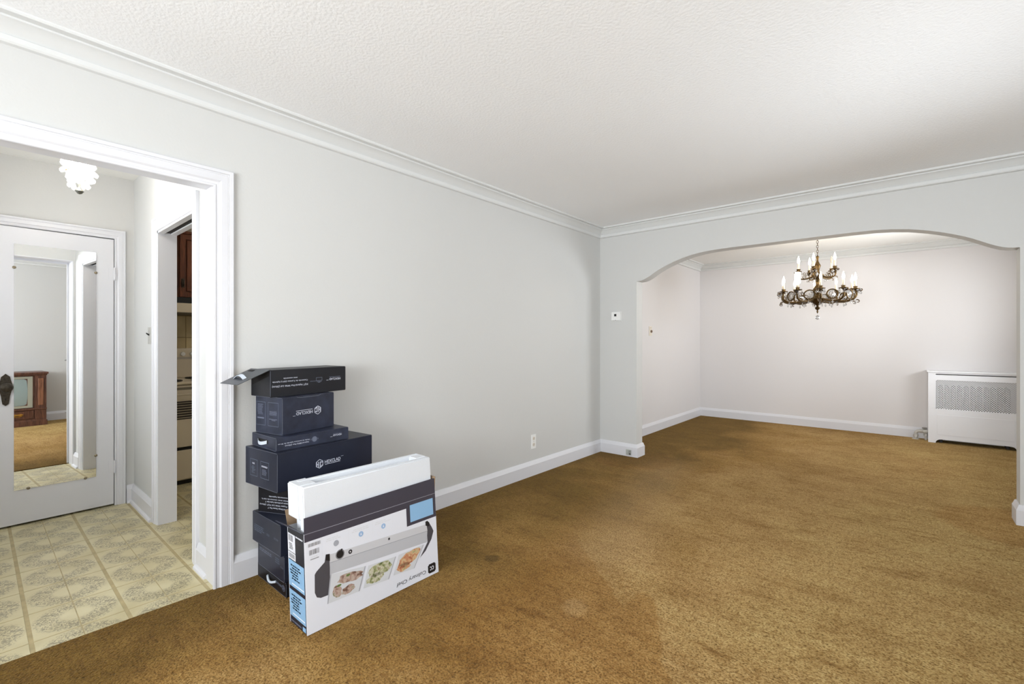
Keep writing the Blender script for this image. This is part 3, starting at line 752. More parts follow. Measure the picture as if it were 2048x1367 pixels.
# little round icons with captions
FF.poly('round_icon', [[(.139 + .0125 * math.cos(a * math.pi / 10), .333 + .0125 * math.sin(a * math.pi / 10)) for a in range(20)]], mat('icon_grey', (160, 163, 172), .5), .0008)
for cx in (.260, .379):
    FF.poly('round_icon', [[(cx + .0120 * math.cos(a * math.pi / 10), .335 + .0120 * math.sin(a * math.pi / 10)) for a in range(20)]], mat('icon_blue', (150, 178, 212), .5), .0008)
    FF.poly('icon_mark', [[(cx - .004, .330), (cx + .004, .330), (cx, .342)]], WHITEC, .0011)
FT = mat('faint_line', (214, 215, 220), .5)
FF.rects('divider', [(.0745, .0752, .300, .372), (.198, .1987, .318, .376), (.3195, .3202, .320, .376), (.432, .4327, .322, .376)], FT, .0006)
for i, cx in enumerate((.135, .258, .376)): FF.greek('caption', cx - .045, cx + .045, .350, .366, 2, FT, 30 + i)
# bar codes
R9 = random.Random(5); BAR = mat('bar_code_ink', (128, 126, 128), .5)
for (x0, x1, y0, y1) in ((.016, .069, .354, .368), (.019, .063, .320, .341)):
    L = []; x = x0
    while x < x1: wd = .0006 + .0016 * R9.random(); L.append((x, min(x1, x + wd), y0, y1)); x += wd + .0008 + .0012 * R9.random()
    FF.rects('bar_code', L, BAR)
FF.greek('caption', .020, .062, .306, .315, 1, FT, 40); FF.rects('print_bar', [(.023, .060, .2995, .3035)], mat('print_grey', (150, 150, 152), .5))
# picture of the sealing machine, printed upside down
PG = mat('picture_grey', (184, 185, 190), .4); PG2 = mat('picture_light_grey', (198, 198, 202), .4); PDK = mat('picture_charcoal', (72, 70, 76), .4); PBK = mat('picture_black', (24, 23, 26), .4)
FF.poly('picture_handle', [[(.104, .129), (.107, .265), (.108, .297), (.090, .300), (.084, .271), (.047, .245), (.039, .235), (.037, .162), (.045, .140), (.062, .131)]], PDK, .0006)
FF.poly('picture_handle', [[(.636, .177), (.584, .115), (.622, .138), (.662, .184), (.678, .221), (.668, .243), (.654, .267), (.635, .273)]], PDK, .0006)
FF.poly('picture_latch', [[(.090, .276), (.108, .268), (.108, .298), (.090, .301)], [(.628, .262), (.652, .252), (.654, .270), (.640, .284), (.628, .282)]], PBK, .0008)
FF.poly('picture_bar', [[(.106, .261), (.639, .233), (.634, .268), (.108, .295)]], PG2, .0007)
FF.poly('picture_body', [[(.107, .211), (.632, .178), (.638, .232), (.106, .260)]], PG, .0007)
FF.poly('picture_line', [[(.106, .259), (.638, .2315), (.638, .2335), (.106, .2610)]], mat('picture_shadow', (140, 141, 148), .4), .0009)
circ = lambda cx, cy, r, k=16: [(cx + r * math.cos(2 * math.pi * a / k), cy + r * math.sin(2 * math.pi * a / k)) for a in range(k)]
FF.poly('picture_dial', [circ(.155, .280, .021)], mat('dial_ring', (120, 120, 124), .4), .0009); FF.poly('picture_dial', [circ(.155, .280, .0165)], PBK, .0011)
FF.poly('picture_dial', [[(.152, .268), (.156, .268), (.168, .300), (.160, .302)]], PBK, .0012)
FF.poly('picture_button', [circ(.204, .2745, .0095)], PBK, .0009); FF.poly('picture_button', [circ(.204, .2745, .0035)], PG2, .0012)
FF.rects('picture_badge', [(.402, .412, .261, .271)], PBK, .0009)
FF.greek('picture_print', .36, .398, .262, .270, 1, PG, 50); 
BAG = mat('picture_bag', (206, 208, 212), .35)
def food(name, base, cols, sc, d=.001):
    m = bpy.data.materials.new(name); m.use_nodes = True; nt = m.node_tree; P = nt.nodes['Principled BSDF']; P.inputs['Roughness'].default_value = .35
    g = nt.nodes.new('ShaderNodeNewGeometry'); n_ = nt.nodes.new('ShaderNodeTexNoise'); n_.inputs['Scale'].default_value = sc; n_.inputs['Detail'].default_value = 3; n_.inputs['Distortion'].default_value = .8
    r_ = nt.nodes.new('ShaderNodeValToRGB')
    while len(r_.color_ramp.elements) < len(cols): r_.color_ramp.elements.new(.5)
    for el, (p, c) in zip(r_.color_ramp.elements, cols): el.position = p; el.color = (*s2l(c), 1)
    nt.links.new(g.outputs['Position'], n_.inputs['Vector']); nt.links.new(n_.outputs['Fac'], r_.inputs[0]); nt.links.new(r_.outputs[0], P.inputs['Base Color']); return m
MEAT = food('picture_meat', None, [(.35, (104, 78, 66)), (.45, (160, 132, 120)), (.56, (186, 168, 156)), (.68, (118, 122, 92))], 42)
SALAD = food('picture_salad', None, [(.32, (92, 104, 66)), (.43, (158, 160, 116)), (.55, (202, 198, 178)), (.68, (150, 138, 106))], 48)
PASTA = food('picture_pasta', None, [(.32, (158, 84, 60)), (.44, (196, 140, 104)), (.58, (206, 180, 140)), (.70, (146, 148, 96))], 46)
def blob(cx, cy, rx, ry, rot, seed, k=18, j=.14):
    R = random.Random(seed); o_ = []
    for a in range(k):
        q = 2 * math.pi * a / k; r_ = 1 + (R.random() - .5) * 2 * j; x, y = rx * r_ * math.cos(q), ry * r_ * math.sin(q)
        o_.append((cx + x * math.cos(rot) - y * math.sin(rot), cy + x * math.sin(rot) + y * math.cos(rot)))
    return o_
FF.poly('picture_bag', [[(.089, .094), (.236, .088), (.272, .186), (.107, .211)], [(.261, .090), (.392, .081), (.437, .172), (.290, .182)], [(.423, .088), (.542, .077), (.606, .173), (.458, .173)]], BAG, .0008)
FF.poly('picture_bag_edge', [[(.089, .094), (.094, .094), (.112, .210), (.107, .211)], [(.236, .088), (.242, .088), (.278, .186), (.272, .186)], [(.392, .081), (.397, .081), (.442, .171), (.437, .172)], [(.542, .077), (.547, .078), (.611, .172), (.606, .173)]], mat('bag_edge', (168, 170, 178), .4), .001)
FF.poly('picture_food', [blob(.200, .166, .062, .021, -.12, 1), blob(.135, .128, .020, .026, .2, 2), blob(.188, .118, .032, .018, .1, 3)], MEAT, .001)
FF.poly('picture_food', [blob(.352, .146, .064, .030, .10, 4), blob(.325, .113, .045, .020, .0, 5)], SALAD, .001)
FF.poly('picture_food', [blob(.520, .140, .066, .030, .25, 6), blob(.482, .108, .042, .020, .0, 7)], PASTA, .001)
FF.poly('picture_food_bits', [blob(.19, .178, .010, .005, 0, 8), blob(.145, .150, .012, .005, 0, 9)], mat('food_green', (96, 116, 60), .4), .0012)
# maker's name and emblem, upside down
FF.text('Culinary Chef', .528, .0365, .180, .024, mat('name_print', (86, 88, 92), .5), True)
bm = bmesh.new(); bmesh.ops.create_grid(bm, x_segments=1, y_segments=1, size=.5); bmesh.ops.bevel(bm, geom=list(bm.verts), offset=.12, segments=3, affect='VERTICES')
pts = [(q.co.x, q.co.y) for q in list(bm.faces)[0].verts]; bm.free()
FF.poly('maker_emblem', [[(.6565 + x * .050, .039 + y * .046) for x, y in pts]], PBK, .0006)
FF.text('cc', .6565, .039, .026, .020, WHITEC, True, 'maker_emblem_letters', .001)
# side panel print
FS.rects('shipping_label', [(.004, .072, .276, .384)], WHITEC); FS.rects('label_rule', [(.004, .072, .3055, .308)], PBK, .0008)
L = []; x = .010
while x < .050: wd = .0006 + .0016 * R9.random(); L.append((x, x + wd, .352, .378)); x += wd + .0008 + .0012 * R9.random()
FS.rects('bar_code', L, BAR, .0008); L = []; x = .010
while x < .064: wd = .0006 + .0016 * R9.random(); L.append((x, x + wd, .282, .300)); x += wd + .0008 + .0012 * R9.random()
FS.rects('bar_code', L, BAR, .0008); FS.greek('label_print', .012, .056, .318, .346, 4, FT, 61)
FS.greek('side_print', .078, .146, .376, .388, 1, WHITEC, 62, .05); FS.greek('side_print', .080, .120, .352, .370, 3, NAVYC, 63)
FS.rects('blue_panel', [(.004, .147, .162, .272)], BLUEC); FS.rects('blue_panel', [(.004, .149, .036, .146)], BLUEC)
for y0 in (.180, .055): FS.greek('panel_print', .016, .130, y0 + .012, y0 + .078, 6, mat('blue_print_dim', (150, 190, 224), .5), 64, .5); FS.rects('print_bar', [(.030, .142, y0 - .008, y0 - .003)], bt, .0008)
FS.greek('side_print', .010, .108, .010, .024, 1, PRINTD, 66, .1); FS.rects('blue_mark', [(.119, .147, .009, .027)], BLUEC)

# foam tray standing on edge in the box
fm = thing('foam_insert', (BX - .08, BY + .35, .006), 'white polystyrene packing tray sticking out of the appliance carton', 'packing foam')
fx0, fx1, fy0, fy1, fzt = BX - BT + .008, BX - .014, BY + .008, BY + .690, .598
def FBox(b, x0, x1, y0, y1, z0, z1, bev=.004):
    bm = bmesh.new(); bmesh.ops.create_cube(bm, size=1)
    for q in bm.verts: q.co = Vector((x0 + (q.co.x + .5) * (x1 - x0), y0 + (q.co.y + .5) * (y1 - y0), z0 + (q.co.z + .5) * (z1 - z0)))
    bmesh.ops.bevel(bm, geom=list(bm.edges), offset=bev, segments=3, affect='EDGES')
    for q in bm.verts: q.co = Vector(SB(*q.co))
    return b.bm(bm)
f1 = MB()
FBox(f1, fx1 - .034, fx1, fy0, fy1, .008, fzt)                   # front wall of the tray
autosmooth(f1.build('tray_front', FOAM, fm))
autosmooth(FBox(MB(), fx0 + .02, fx0 + .045, fy0 + .02, fy1 - .004, .008, fzt + .004, .004).build('tray_back', FOAM, fm))
autosmooth(FBox(MB(), fx0 + .0, fx1 - .030, fy0 - .006, fy0 + .075, .455, fzt + .002, .005).build('tray_end', FOAM, fm))
autosmooth(FBox(MB(), fx0 + .035, fx1 - .030, fy0 + .015, fy0 + .05, .010, .46, .005).build('tray_end', FOAM, fm))
autosmooth(FBox(MB(), fx0 + .02, fx1 - .030, fy1 - .07, fy1, .008, fzt + .002, .005).build('tray_end', FOAM, fm))
autosmooth(FBox(MB(), fx0 + .04, fx1 - .030, fy0 + .07, fy1 - .065, .008, fzt - .045, .004).build('tray_floor', FOAM, fm))

# ------------------------------------------------------------------ radiator cover in the dining room
rc = thing('radiator_cover', (3.16, 3.09, 0), 'white metal radiator cover with a perforated grille against the dining wall', 'radiator cover')
RX0, RX1, RY0, RY1, RZ = 2.765, 3.552, 2.965, YD - .002, .838
RP = mat('radiator_enamel', (240, 241, 245), 0.3)
gx0, gx1, gz0, gz1 = 2.832, 3.490, .408, .748
sx0, sx1, sz0, sz1 = 2.832, 3.492, .812, .820
MB().bbox(RX0 - .012, RX1 + .005, RY0 - .014, RY1, RZ, RZ + .016, .004).build('top', RP, rc)
fp = MB()
fp.box(RX0, gx0, RY0, RY0 + .012, 0, RZ).box(gx1, RX1, RY0, RY0 + .012, 0, RZ)
fp.box(gx0, gx1, RY0, RY0 + .012, gz1, .810).box(gx0, gx1, RY0, RY0 + .012, .823, RZ)
fp.box(gx0, gx1, RY0, RY0 + .012, .045, gz0)
# curved ends of the kick opening
for sgn, xe in ((1, gx0), (-1, gx1)):
    poly = [(xe, .045), (xe, .006)] + [(xe + sgn * (.05 * (1 - math.cos(a * math.pi / 12))), .006 + .039 * math.sin(a * math.pi / 12)) for a in range(1, 7)]
    fp.prism(poly, lambda a, c, t: (a, t, c), RY0, RY0 + .012)
fp.build('front_panel', RP, rc)
# raised centre panel
rp = MB(); rp.bbox(gx0 + .012, gx1 - .012, RY0 - .003, RY0 + .001, .10, .338, .0025); rp.build('raised_panel', RP, rc)
MB().box(RX0, RX0 + .012, RY0 + .012, RY1, 0, RZ).build('side_panel', RP, rc)
MB().box(RX1 - .012, RX1, RY0 + .012, RY1, 0, RZ).build('side_panel', RP, rc)
# perforated sheet: real diamond holes in staggered rows
gb = MB(); nx, nz = 62, 32; cw, ch = (gx1 - gx0) / nx, (gz1 - gz0) / nz
vid = {}
def gv(x, z):
    k_ = (round(x, 6), round(z, 6))
    if k_ not in vid: vid[k_] = len(gb.v); gb.v.append((x, RY0 + .005, z))
    return vid[k_]
hr = .36
for j in range(nz):
    for i in range(nx):
        x = gx0 + (i + .5) * cw; z = gz0 + (j + .5) * ch
        c4 = [gv(x - cw / 2, z - ch / 2), gv(x + cw / 2, z - ch / 2), gv(x + cw / 2, z + ch / 2), gv(x - cw / 2, z + ch / 2)]
        if (i + j) % 2:
            gb.f.append(tuple(c4))
        else:
            d4 = [gv(x - cw * .44, z - ch * .44), gv(x + cw * .44, z - ch * .44), gv(x + cw * .44, z + ch * .44), gv(x - cw * .44, z + ch * .44)]
            for k_ in range(4): l = (k_ + 1) % 4; gb.f.append((c4[k_], c4[l], d4[l], d4[k_]))
gr = gb.build('grille', RP, rc)
sm = gr.modifiers.new('sheet', 'SOLIDIFY'); sm.thickness = .0012
# radiator behind it: cast-iron sections and the supply pipe with its valve
rad = thing('radiator', (3.16, 3.09, 0), 'silver-painted radiator pipe and valve beside the white radiator cover', 'radiator')
RADP = mat('radiator_paint', (196, 194, 188), 0.4, 0.2)
for i in range(11):
    x = 2.88 + i * .055
    s_ = MB(); s_.bbox(x - .02, x + .02, RY0 + .05, RY1 - .04, .06, .68, .018, 3)
    if i in (0, 10): s_.bbox(x - .014, x + .014, RY0 + .06, RY0 + .09, 0, .08, .004).bbox(x - .014, x + .014, RY1 - .08, RY1 - .05, 0, .08, .004)
    autosmooth(s_.build('section', mat('iron_section', (62, 60, 60), .6), rad))
pp = MB(); yv = 3.10
pp.tube([(2.86, yv, .105), (2.74, yv, .105), (2.70, yv, .105), (2.668, yv, .100), (2.655, yv, .085), (2.652, yv, .05), (2.652, yv, 0)], .017, 12)
pp.lathe((2.652, yv, .0), [(.034, 0), (.034, .006), (.02, .012)], 16); pp.lathe((2.652, yv, .0), [(.026, .030), (.026, .055)], 6); pp.lathe((2.70, yv, .105), [(.024, -.012), (.024, .012)], 8, 'x')
autosmooth(pp.build('supply_pipe', RADP, rad), 35)
vp = MB(); vp.lathe((2.740, yv, .105), [(.026, -.02), (.030, 0), (.026, .02)], 14, 'x'); vp.tube([(2.745, yv - .0, .105), (2.745, yv, .0)], .012, 8); vp.lathe((2.745, yv, .06), [(.02, -.01), (.02, .012)], 6)
autosmooth(vp.build('valve', RADP, rad), 35)
hw_ = MB().lathe((2.735, yv, .135), [(.006, -.02), (.006, 0), (.024, .002), (.026, .010), (.022, .016), (0, .017)], 14); autosmooth(hw_.build('valve_wheel', mat('valve_grey', (150, 148, 144), .5, .3), rad))

# ------------------------------------------------------------------ small wall fittings
t_ = thing('thermostat', (.2035, -.001, 1.478), 'white thermostat with a small dark display on the pier left of the arch', 'thermostat')
MB().bbox(.148, .260, -.003, 0, 1.430, 1.526, .0015).build('wall_plate', PLASTIC, t_)
MB().bbox(.151, .257, -.026, -.003, 1.434, 1.522, .006, 3).build('housing', PLASTIC, t_)
MB().bbox(.187, .213, -.0275, -.025, 1.477, 1.503, .001).build('display', BLACKP, t_)
MB().bbox(.196, .206, -.027, -.024, 1.4335, 1.4395, .001).build('button', mat('button_grey', (150, 150, 148), .5), t_)

t_ = thing('wall_outlet', (.001, -1.197, .30), 'white duplex outlet low on the left wall near the corner', 'outlet')
MB().bbox(0.0, .006, -1.232, -1.162, .238, .366, .003).build('cover_plate', PLASTIC, t_)
for z in (.330, .275):
    sk = MB().lathe((0.003, -1.197, z), [(.0165, 0), (.0165, .0048), (.015, .0055)], 16, 'x').build('socket', IVORY, t_)
    MB().box(.0084, .0092, -1.204, -1.202, z - .002, z + .009).box(.0084, .0092, -1.192, -1.190, z - .002, z + .008).box(.0084, .0092, -1.199, -1.195, z - .011, z - .006).build('slots', DARK, sk)
MB().lathe((.003, -1.197, .3025), [(.003, 0), (.003, .004)], 8, 'x').build('screw', CHROME, t_)

t_ = thing('phone_jack', (.354, -.021, .045), 'small clear phone jack on the baseboard of the arch pier', 'socket')
JK = mat('jack_plastic', (196, 198, 194), .3)
MB().bbox(.323, .385, -.026, -.020, .014, .076, .003).build('jack_plate', JK, t_)
MB().bbox(.331, .358, -.036, -.026, .020, .070, .003).build('jack_block', mat('jack_block_grey', (176, 180, 176), .35), t_)
MB().bbox(.362, .382, -.034, -.026, .020, .070, .003).build('jack_block', mat('jack_grey', (150, 152, 148), .35), t_)
MB().box(.364, .380, -.0345, -.0335, .026, .036).build('port', DARK, t_)

t_ = thing('dimmer_switch', (.001, 1.306, 1.343), 'ivory rotary dimmer plate on the dining room left wall', 'light switch')
MB().bbox(0, .006, 1.262, 1.350, 1.281, 1.405, .003).build('cover_plate', IVORY, t_)
autosmooth(MB().lathe((.006, 1.318, 1.338), [(.017, 0), (.017, .010), (.014, .016), (.006, .017), (0, .017)], 16, 'x').build('dial', mat('dial_brown', (126, 104, 88), .45), t_))
for z in (1.385, 1.300): MB().lathe((.006, 1.306, z), [(.003, 0), (.003, .001)], 8, 'x').build('screw', BRASS, t_)

t_ = thing('toggle_switch', (-1.42, YH - .001, 1.25), 'steel toggle light switch plate on the hall wall beside the kitchen doorway', 'light switch')
MB().bbox(-1.458, -1.388, YH - .005, YH, 1.195, 1.312, .0025).build('cover_plate', mat('steel_plate', (190, 188, 182), .35, .6), t_)
tg = MB().prism([(-.006, 0), (.006, 0), (.004, .016), (-.004, .016)], lambda a, c, t: (t, YH - .005 - c, 1.258 + a + c * .7), -1.428, -1.418).build('toggle', BLACKP, t_)
for z in (1.285, 1.222): MB().lathe((-1.423, YH - .005, z), [(.003, 0), (.003, -.001)], 8, 'y').build('screw', CHROME, t_)

# ------------------------------------------------------------------ chandelier
def crystal(name, glow):
    m = bpy.data.materials.new(name); m.use_nodes = True; nt = m.node_tree
    nt.nodes.remove(nt.nodes['Principled BSDF'])
    t = nt.nodes.new('ShaderNodeBsdfTransparent'); t.inputs[0].default_value = (.96, .96, .96, 1)
    g = nt.nodes.new('ShaderNodeBsdfGlossy'); g.inputs['Roughness'].default_value = 0.03
    lw = nt.nodes.new('ShaderNodeFresnel'); lw.inputs[0].default_value = 1.9
    mx = nt.nodes.new('ShaderNodeMixShader'); nt.links.new(lw.outputs[0], mx.inputs[0]); nt.links.new(t.outputs[0], mx.inputs[1]); nt.links.new(g.outputs[0], mx.inputs[2])
    e = nt.nodes.new('ShaderNodeBsdfTranslucent'); e.inputs[0].default_value = (1, 1, 1, 1)
    m2 = nt.nodes.new('ShaderNodeMixShader'); m2.inputs[0].default_value = glow; nt.links.new(mx.outputs[0], m2.inputs[1]); nt.links.new(e.outputs[0], m2.inputs[2])
    nt.links.new(m2.outputs[0], nt.nodes['Material Output'].inputs[0]); return m
CRY = crystal('cut_crystal', .12)
BULB = mat('flame_bulb', (255, 240, 215), 0.3, emit=(1.0, 0.83, 0.60), estr=26)
BULBW = mat('compact_bulb', (255, 245, 230), 0.3, emit=(1.0, 0.88, 0.72), estr=18)
SLEEVE = mat('candle_sleeve', (240, 228, 205), 0.5)
BULBOFF = mat('unlit_bulb', (236, 228, 214), 0.15, trans=0.5)
ch = thing('chandelier', (1.793, 1.80, 1.45), 'two-tier brass chandelier with candle bulbs and crystal drops in the dining room', 'chandelier')
CX, CY = 1.793, 1.80
autosmooth(MB().lathe((CX, CY, 0), [(.0, 1.528), (.006, 1.535), (.010, 1.552), (.006, 1.566), (.022, 1.580), (.026, 1.594), (.012, 1.606), (.010, 1.618), (.030, 1.634), (.062, 1.655), (.085, 1.682), (.088, 1.696), (.05, 1.712), (.030, 1.74), (.042, 1.775), (.050, 1.80), (.030, 1.83), (.018, 1.86), (.022, 1.90), (.040, 1.93), (.062, 1.955), (.066, 1.968), (.036, 1.985), (.018, 2.01), (.024, 2.05), (.034, 2.075), (.022, 2.10), (.010, 2.13), (.012, 2.16), (.018, 2.175), (.008, 2.19), (0, 2.20)], 24).build('stem', BRASS, ch), 45)
# chain up to a canopy
cb = MB(); z = 2.200; k = 0
while z < 2.40:
    pts = []
    for a in range(12):
        q = 2 * math.pi * a / 12; dx_ = .010 * math.cos(q); dz_ = .018 * math.sin(q)
        pts.append((CX + (dx_ if k % 2 else 0), CY + (0 if k % 2 else dx_), z + .014 + dz_))
    cb.tube(pts, .0022, 5, True); z += .027; k += 1
cb.build('chain', BRASS, ch, True)
autosmooth(MB().lathe((CX, CY, 0), [(.0, 2.385), (.012, 2.39), (.02, 2.405), (.055, 2.425), (.062, 2.44)], 24).build('canopy', BRASS, ch))
ball = bmesh.new(); bmesh.ops.create_icosphere(ball, subdivisions=2, radius=.024)
MB().bm(ball, Matrix.Translation((CX, CY, 1.482))).tube([(CX, CY, 1.505), (CX, CY, 1.53)], .0012, 5).build('crystal_ball', CRY, ch)

def drop_mesh(L=.052, r=.010):
    b = MB(); b.lathe((0, 0, 0), [(0, -L), (r * .7, -L * .86), (r, -L * .72), (r * .55, -L * .45), (r * .15, -L * .30), (0, -L * .28)], 8)
    b.lathe((0, 0, 0), [(0, -L * .27), (.0055, -L * .16), (0, -L * .05)], 6); return b
def mk(name, b, m, smooth=False):
    me = bpy.data.meshes.new(name); me.from_pydata(b.v, [], b.f)
    bm = bmesh.new(); bm.from_mesh(me); bmesh.ops.recalc_face_normals(bm, faces=bm.faces); bm.to_mesh(me); bm.free(); me.materials.append(m)
    if smooth:
        for p in me.polygons: p.use_smooth = True
    return me
DROP = mk('crystal_drop', drop_mesh(), CRY)
DROPS = mk('crystal_drop', drop_mesh(.036, .008), CRY)
disc = MB().lathe((0, 0, 0), [(0, -.006), (.016, -.0055), (.026, 0), (.016, .0055), (0, .006)], 10, 'y'); DISC = mk('crystal_disc', disc, CRY)
def arm_meshes(scale, rad, zin, zcup, rin):
    """in local coordinates: arm in the +x direction, z absolute about the chandelier base"""
    A = MB(); n_ = 18; pts = []; rr = []
    P0, P1, P2, P3 = Vector((rin, 0, zin - .01)), Vector((rin + (rad - rin) * .45, 0, zin - .055 * scale)), Vector((rad + .060 * scale, 0, zin - .075 * scale)), Vector((rad, 0, zcup))
    for i in range(n_ + 1):
        t = i / n_; pts.append(P0 * (1 - t) ** 3 + P1 * 3 * t * (1 - t) ** 2 + P2 * 3 * t * t * (1 - t) + P3 * t ** 3); rr.append(.0115 * scale * (1.15 - .35 * t))
    A.tube(pts, rr, 8)
    # scrolls and leaf ends
    for (cx, cz, r0, a0, a1) in ((rad - .085 * scale, zcup - .030 * scale, .030 * scale, -2.4, 3.4), (rin + .10 * scale, zin - .010 * scale, .026 * scale, -1.2, 4.4), (rad + .02 * scale, zin - .055 * scale, .020 * scale, 2.2, -2.6), (rad + .05 * scale, zcup - .002, .020 * scale, -3.0, 1.6)):
        q = [];
        for i in range(15):
            t = i / 14; a = a0 + (a1 - a0) * t; r_ = r0 * (1 - .65 * t); q.append((cx + r_ * math.cos(a), 0, cz + r_ * math.sin(a)))
        A.tube(q, [.0062 * scale * (1 - .5 * i / 14) for i in range(15)], 6)
    for sgn in (-1, 1):
        A.add([(rad - .02, sgn * .004, zcup - .03), (rad + .02 * scale, sgn * .022, zcup - .022), (rad + .058 * scale, sgn * .006, zcup + .006), (rad + .02 * scale, sgn * .004, zcup - .010)], [(0, 1, 2, 3)])
    C_ = MB().lathe((rad, 0, zcup), [(0, -.012), (.008, -.010), (.012, 0), (.040 * scale, .004), (.046 * scale, .010), (.044 * scale, .012), (.016, .008), (.018, .022), (.022, .034), (.019, .036), (0, .030)], 16)
    Sl = MB().lathe((rad, 0, zcup), [(.0105, .028), (.0105, .100), (0, .100)], 12)
    Bu = MB().lathe((rad, 0, zcup + .100), [(.007, 0), (.008, .006), (.0130, .022), (.0138, .032), (.011, .050), (.006, .068), (.002, .084), (0, .090)], 12)
    return A, C_, Sl, Bu
zb = 1.45
lo = arm_meshes(1.0, .355, 1.700 - zb, 1.775 - zb, .07); hi = arm_meshes(.72, .185, 1.960 - zb, 2.012 - zb, .055)
LO = [mk('arm', lo[0], BRASS, True), mk('candle_cup', lo[1], BRASS, True), mk('candle_sleeve', lo[2], SLEEVE, True), mk('bulb', lo[3], BULB, True)]
HI = [mk('arm', hi[0], BRASS, True), mk('candle_cup', hi[1], BRASS, True), mk('candle_sleeve', hi[2], SLEEVE, True), mk('bulb', hi[3], BULB, True)]
HOFF = mk('bulb', hi[3], BULBOFF, True)
cfl = MB().lathe((.355, 0, 1.775 - zb + .085), [(.012, -.01), (.027, 0), (.029, .01), (.029, .105), (.024, .118), (0, .12)], 16); CFL = mk('bulb', cfl, BULBW, True)
def put(me, parent, loc=(0, 0, 0), rot=(0, 0, 0)):
    o = bpy.data.objects.new(me.name.split('.')[0], me); o.location = loc; o.rotation_euler = rot; o.parent = parent; COL.objects.link(o); return o
SRING = mk('scroll_ring', MB().tube([(.054 * math.cos(2 * math.pi * i / 20), 0, .050 * math.sin(2 * math.pi * i / 20)) for i in range(20)], .0075, 6, True), BRASS, True)
BIGD = mk('crystal_disc', MB().lathe((0, 0, 0), [(0, -.010), (.022, -.009), (.040, 0), (.022, .009), (0, .010)], 10, 'y'), CRY)
NLO, NHI = 10, 5
for i in range(NLO):
    a = math.radians(30 + 36 * i); arm = put(LO[0], ch, (0, 0, 0), (0, 0, a))
    put(LO[1], arm); put(LO[2], arm)
    put(CFL if i == 6 else LO[3], arm)
    for k in range(5):
        q = 2 * math.pi * (k + .5) / 5; put(DROP, arm, (.355 + .040 * math.cos(q), .040 * math.sin(q), 1.783 - zb), (0, 0, q))
    sr = put(SRING, arm, (.318, .108, 1.722 - zb), (0, 0, math.radians(90 + 18)))
    put(BIGD, arm, (.318, .108, 1.724 - zb), (0, 0, math.radians(90 + 18)))
    put(DISC, arm, (.20, .03, 1.725 - zb), (0, 0, math.radians(90))); put(DROP, arm, (.335, .108, 1.672 - zb))
    put(DROP, arm, (.27, 0, 1.655 - zb)); put(DROPS, arm, (.14, .03, 1.650 - zb)); put(DROP, arm, (.405, 0, 1.772 - zb))
for i in range(NHI):
    a = math.radians(50 + 72 * i); arm = put(HI[0], ch, (0, 0, 0), (0, 0, a))
    put(HI[1], arm); put(HI[2], arm); put(HOFF if i == 0 else HI[3], arm)
    for k in range(4):
        q = 2 * math.pi * k / 4; put(DROPS, arm, (.185 + .029 * math.cos(q), .029 * math.sin(q), 2.018 - zb), (0, 0, q))
    put(DISC, arm, (.12, .02, 1.965 - zb), (0, 0, .6)); put(DROPS, arm, (.10, 0, 1.925 - zb))

# ------------------------------------------------------------------ hall ceiling light
HX, HY = -.95, -4.125
hl = thing('ceiling_light', (HX, HY, 2.05), 'glowing cluster of crystals hanging from the hall ceiling', 'ceiling light')
autosmooth(MB().lathe((HX, HY, 0), [(.07, 2.44), (.07, 2.425), (.05, 2.41), (.012, 2.405), (.012, 2.34), (0, 2.34)], 20).build('canopy', BRASSB, hl))
HB = mat('hall_bulb', (255, 252, 245), 0.3, emit=(1.0, 0.97, 0.92), estr=75)
CRYH = crystal('hall_crystal', .45)
autosmooth(MB().lathe((HX, HY, 0), [(0, 2.120), (.026, 2.130), (.040, 2.165), (.036, 2.205), (.018, 2.245), (.014, 2.30), (0, 2.30)], 16).build('bulb', HB, hl), 60)
rg = MB()
for R_r, zz in ((.052, 2.345), (.060, 2.255), (.054, 2.165)): rg.tube([(HX + R_r * math.cos(2 * math.pi * i / 24), HY + R_r * math.sin(2 * math.pi * i / 24), zz) for i in range(24)], .0025, 6, True)
for i in range(4):
    q = math.pi / 2 * i; rg.tube([(HX, HY, 2.35), (HX + .052 * math.cos(q), HY + .052 * math.sin(q), 2.345), (HX + .060 * math.cos(q), HY + .060 * math.sin(q), 2.255), (HX + .054 * math.cos(q), HY + .054 * math.sin(q), 2.165)], .0018, 5)
rg.build('frame', BRASSB, hl, True)
autosmooth(MB().lathe((HX + .006, HY, 0), [(.0, 2.040), (.010, 2.044), (.020, 2.058), (.006, 2.080), (.003, 2.12)], 8).build('finial', mat('finial_grey', (110, 110, 102), .3, .5), hl))
HC = mk('crystal', drop_mesh(.058, .013), CRYH)
rnd = random.Random(3)
for R_r, zz, n_ in ((.052, 2.345, 11), (.063, 2.300, 13), (.062, 2.250, 13), (.060, 2.205, 12), (.054, 2.160, 11), (.036, 2.125, 7)):
    for i in range(n_):
        q = 2 * math.pi * (i + rnd.random() * .5) / n_
        put(HC, hl, (R_r * math.cos(q), R_r * math.sin(q), zz - 2.05 + rnd.uniform(-.008, .008)), (rnd.uniform(-.35, .35), rnd.uniform(-.35, .35), q))

